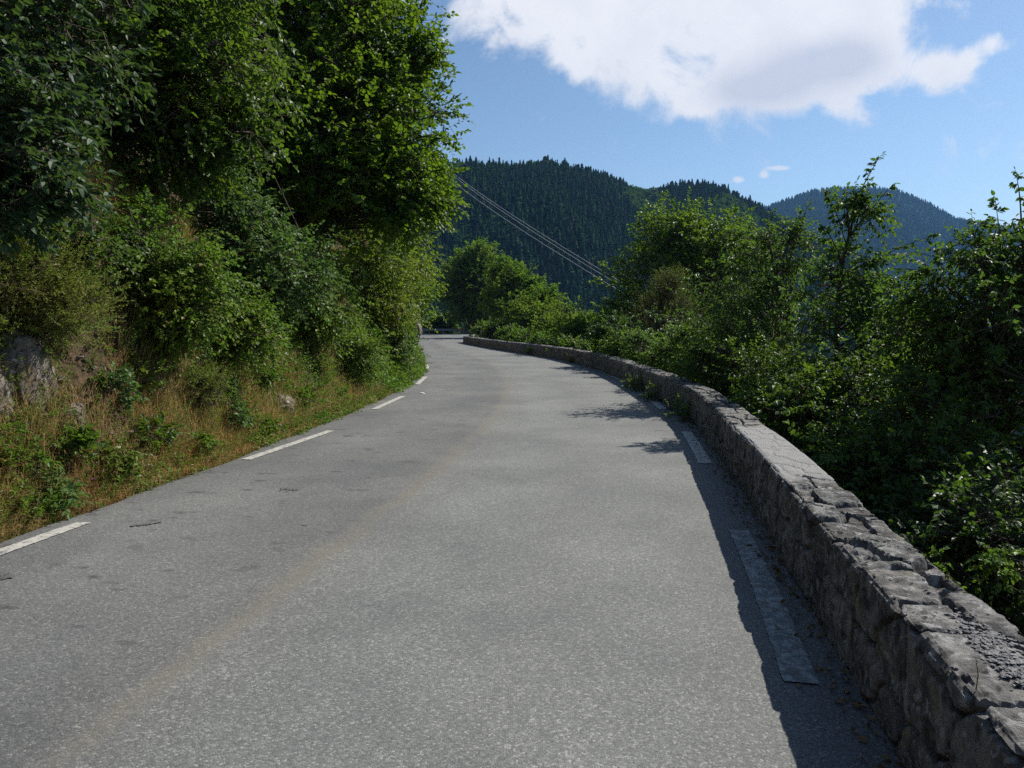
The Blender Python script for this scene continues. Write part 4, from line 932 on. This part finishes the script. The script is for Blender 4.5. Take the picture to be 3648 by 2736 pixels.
# ------------------------------------------------------------------ air
hz = MB(); zlo, zhi = -90.0, 430.0
hz.box([0, 0, (zlo + zhi) / 2], [6040, 6040, zhi - zlo])
m, nt, N, out = mat('haze_air')
vol = N('VolumePrincipled', {'Color': rgb(.15, .33, .66), 'Density': .00014, 'Anisotropy': .25})
nt.links.new(vol.outputs[0], out.inputs['Volume'])
tag(hz.build('haze', m), kind='stuff')

# ------------------------------------------------------------------ sky
w = bpy.data.worlds.new('World'); scene.world = w; w.use_nodes = True
nt = w.node_tree; nt.nodes.clear()
def N(t, ins=None, **k):
    n = nt.nodes.new('ShaderNode' + t)
    for a, v in k.items(): setattr(n, a, v)
    for a, v in (ins or {}).items():
        if isinstance(v, bpy.types.NodeSocket): nt.links.new(v, n.inputs[a])
        else: n.inputs[a].default_value = v
    return n
sky = N('TexSky', None, sky_type='NISHITA', sun_disc=False, sun_elevation=EL, sun_rotation=AZ, altitude=700.0, air_density=1.0, dust_density=.4, ozone_density=.9)
SKY = .078
tint = N('Mix', {6: sky.outputs[0], 7: (.92, 1.0, 1.03, 1), 0: 1.0}, data_type='RGBA', blend_type='MULTIPLY')
bg1 = N('Background', {'Color': tint.outputs[2], 'Strength': SKY})
dirv = N('TexCoord').outputs['Generated']; sp = N('SeparateXYZ', {0: dirv})
yy = N('Math', {0: sp.outputs[1], 1: .02}, operation='MAXIMUM').outputs[0]
pa = N('Math', {0: sp.outputs[0], 1: yy}, operation='DIVIDE').outputs[0]; pe = N('Math', {0: sp.outputs[2], 1: yy}, operation='DIVIDE').outputs[0]
pv = N('CombineXYZ', {0: pa, 1: pe}).outputs[0]
def tang(u, v): r_ = ray(u, v); return r_[0] / r_[1], r_[2] / r_[1]
def field(bl):
    tot = None
    for (u, v, ru, rv) in bl:
        a, e = tang(u, v)
        d = N('VectorMath', {0: pv, 1: (a, e, 0)}, operation='SUBTRACT').outputs[0]
        d = N('VectorMath', {0: d, 1: (F / ru, F / rv, 0)}, operation='MULTIPLY').outputs[0]
        q = N('VectorMath', {0: d, 1: d}, operation='DOT_PRODUCT').outputs['Value']
        g_ = N('Math', {0: N('Math', {0: q, 1: -1.0}, operation='MULTIPLY').outputs[0]}, operation='EXPONENT').outputs[0]
        tot = g_ if tot is None else N('Math', {0: tot, 1: g_}, operation='ADD').outputs[0]
    return tot
main = field([(500, -15, 60, 50), (570, 8, 60, 42), (574, 58, 24, 28), (650, 20, 90, 46), (664, 62, 34, 26), (712, 68, 60, 38), (694, 106, 20, 14), (770, 50, 90, 52), (775, 92, 70, 26), (855, 58, 70, 40), (870, 10, 60, 45), (925, 72, 40, 20), (965, 62, 32, 18), (995, 44, 20, 12), (760, -60, 220, 70), (600, -90, 150, 60), (388, 4, 34, 16)])
main = N('Math', {0: main, 1: 1.7}, operation='MINIMUM').outputs[0]
nz = N('TexNoise', {'Vector': pv, 'Scale': 10.0, 'Detail': 9.0, 'Roughness': .60, 'Distortion': .3})
nz2 = N('TexNoise', {'Vector': pv, 'Scale': 6.0, 'Detail': 8.0, 'Roughness': .58})
s1 = N('Math', {0: N('Math', {0: N('Math', {0: nz.outputs[0], 1: .5}, operation='SUBTRACT').outputs[0], 1: 4.2}, operation='MULTIPLY').outputs[0], 1: main}, operation='ADD').outputs[0]
dens = N('MapRange', {'Value': s1, 'From Min': .34, 'From Max': 1.35}, interpolation_type='SMOOTHSTEP').outputs[0]
puffs = field([(738, 180, 9, 5), (764, 175, 6, 4.5), (780, 168, 14, 3), (1020, 218, 16, 8)])
s2 = N('Math', {0: N('Math', {0: N('Math', {0: nz.outputs[0], 1: .5}, operation='SUBTRACT').outputs[0], 1: 1.6}, operation='MULTIPLY').outputs[0], 1: puffs}, operation='ADD').outputs[0]
d2 = N('MapRange', {'Value': s2, 'From Min': .40, 'From Max': 1.0, 'To Max': .75}, interpolation_type='SMOOTHSTEP').outputs[0]
dens = N('Math', {0: dens, 1: d2}, operation='MAXIMUM').outputs[0]
ahead = N('MapRange', {'Value': sp.outputs[1], 'From Min': .03, 'From Max': .1}).outputs[0]
dens = N('Math', {0: dens, 1: ahead}, operation='MULTIPLY').outputs[0]
shade = field([(800, 72, 62, 28), (745, 92, 40, 18), (845, 58, 40, 20)])
s3 = N('Math', {0: N('Math', {0: N('Math', {0: mixc(N, .45, nz2.outputs[0], nz.outputs[0]), 1: .5}, operation='SUBTRACT').outputs[0], 1: 2.4}, operation='MULTIPLY').outputs[0], 1: shade}, operation='ADD').outputs[0]
mr = N('MapRange', {'Value': s3, 'From Min': -.1, 'From Max': 1.1}).outputs[0]
cr = N('ValToRGB', {'Fac': mr}); cr.color_ramp.elements[0].color = (.60, .61, .64, 1); cr.color_ramp.elements[1].color = (.42, .445, .52, 1)
bg2 = N('Background', {'Color': cr.outputs[0], 'Strength': 1.0})
mx = N('MixShader', {0: dens, 1: bg1.outputs[0], 2: bg2.outputs[0]})
wo = N('OutputWorld'); nt.links.new(mx.outputs[0], wo.inputs[0])

# ------------------------------------------------------------------ sun, camera, render
S = Vector((math.sin(AZ) * math.cos(EL), math.cos(AZ) * math.cos(EL), math.sin(EL)))
sl = bpy.data.lights.new('sun', 'SUN'); sl.energy = 5.0; sl.angle = math.radians(.53); sl.color = (1, .94, .85)
so = bpy.data.objects.new('sun', sl); col.objects.link(so); so.rotation_euler = S.to_track_quat('Z', 'Y').to_euler(); so.location = (30, 30, 60)
cam = bpy.data.cameras.new('camera'); cam.sensor_width = 36; cam.lens = F / 1024 * 36; cam.clip_start = .05; cam.clip_end = 12000
co = bpy.data.objects.new('camera', cam); col.objects.link(co); co.location = (0, 0, H); co.rotation_euler = (math.pi / 2 - PITCH, 0, 0)
scene.camera = co
vs = scene.view_settings; vs.view_transform = 'Standard'; vs.look = 'None'; vs.exposure = .62; vs.gamma = 1
cy = scene.cycles
cy.use_denoising = False; cy.denoising_prefilter = 'ACCURATE'; cy.denoising_input_passes = 'RGB_ALBEDO_NORMAL'; cy.max_bounces = 7; cy.diffuse_bounces = 2; cy.glossy_bounces = 2; cy.transmission_bounces = 4; cy.volume_bounces = 0; cy.transparent_max_bounces = 4
cy.use_adaptive_sampling = True; cy.adaptive_threshold = .015; cy.sample_clamp_indirect = 6; cy.caustics_reflective = False; cy.caustics_refractive = False
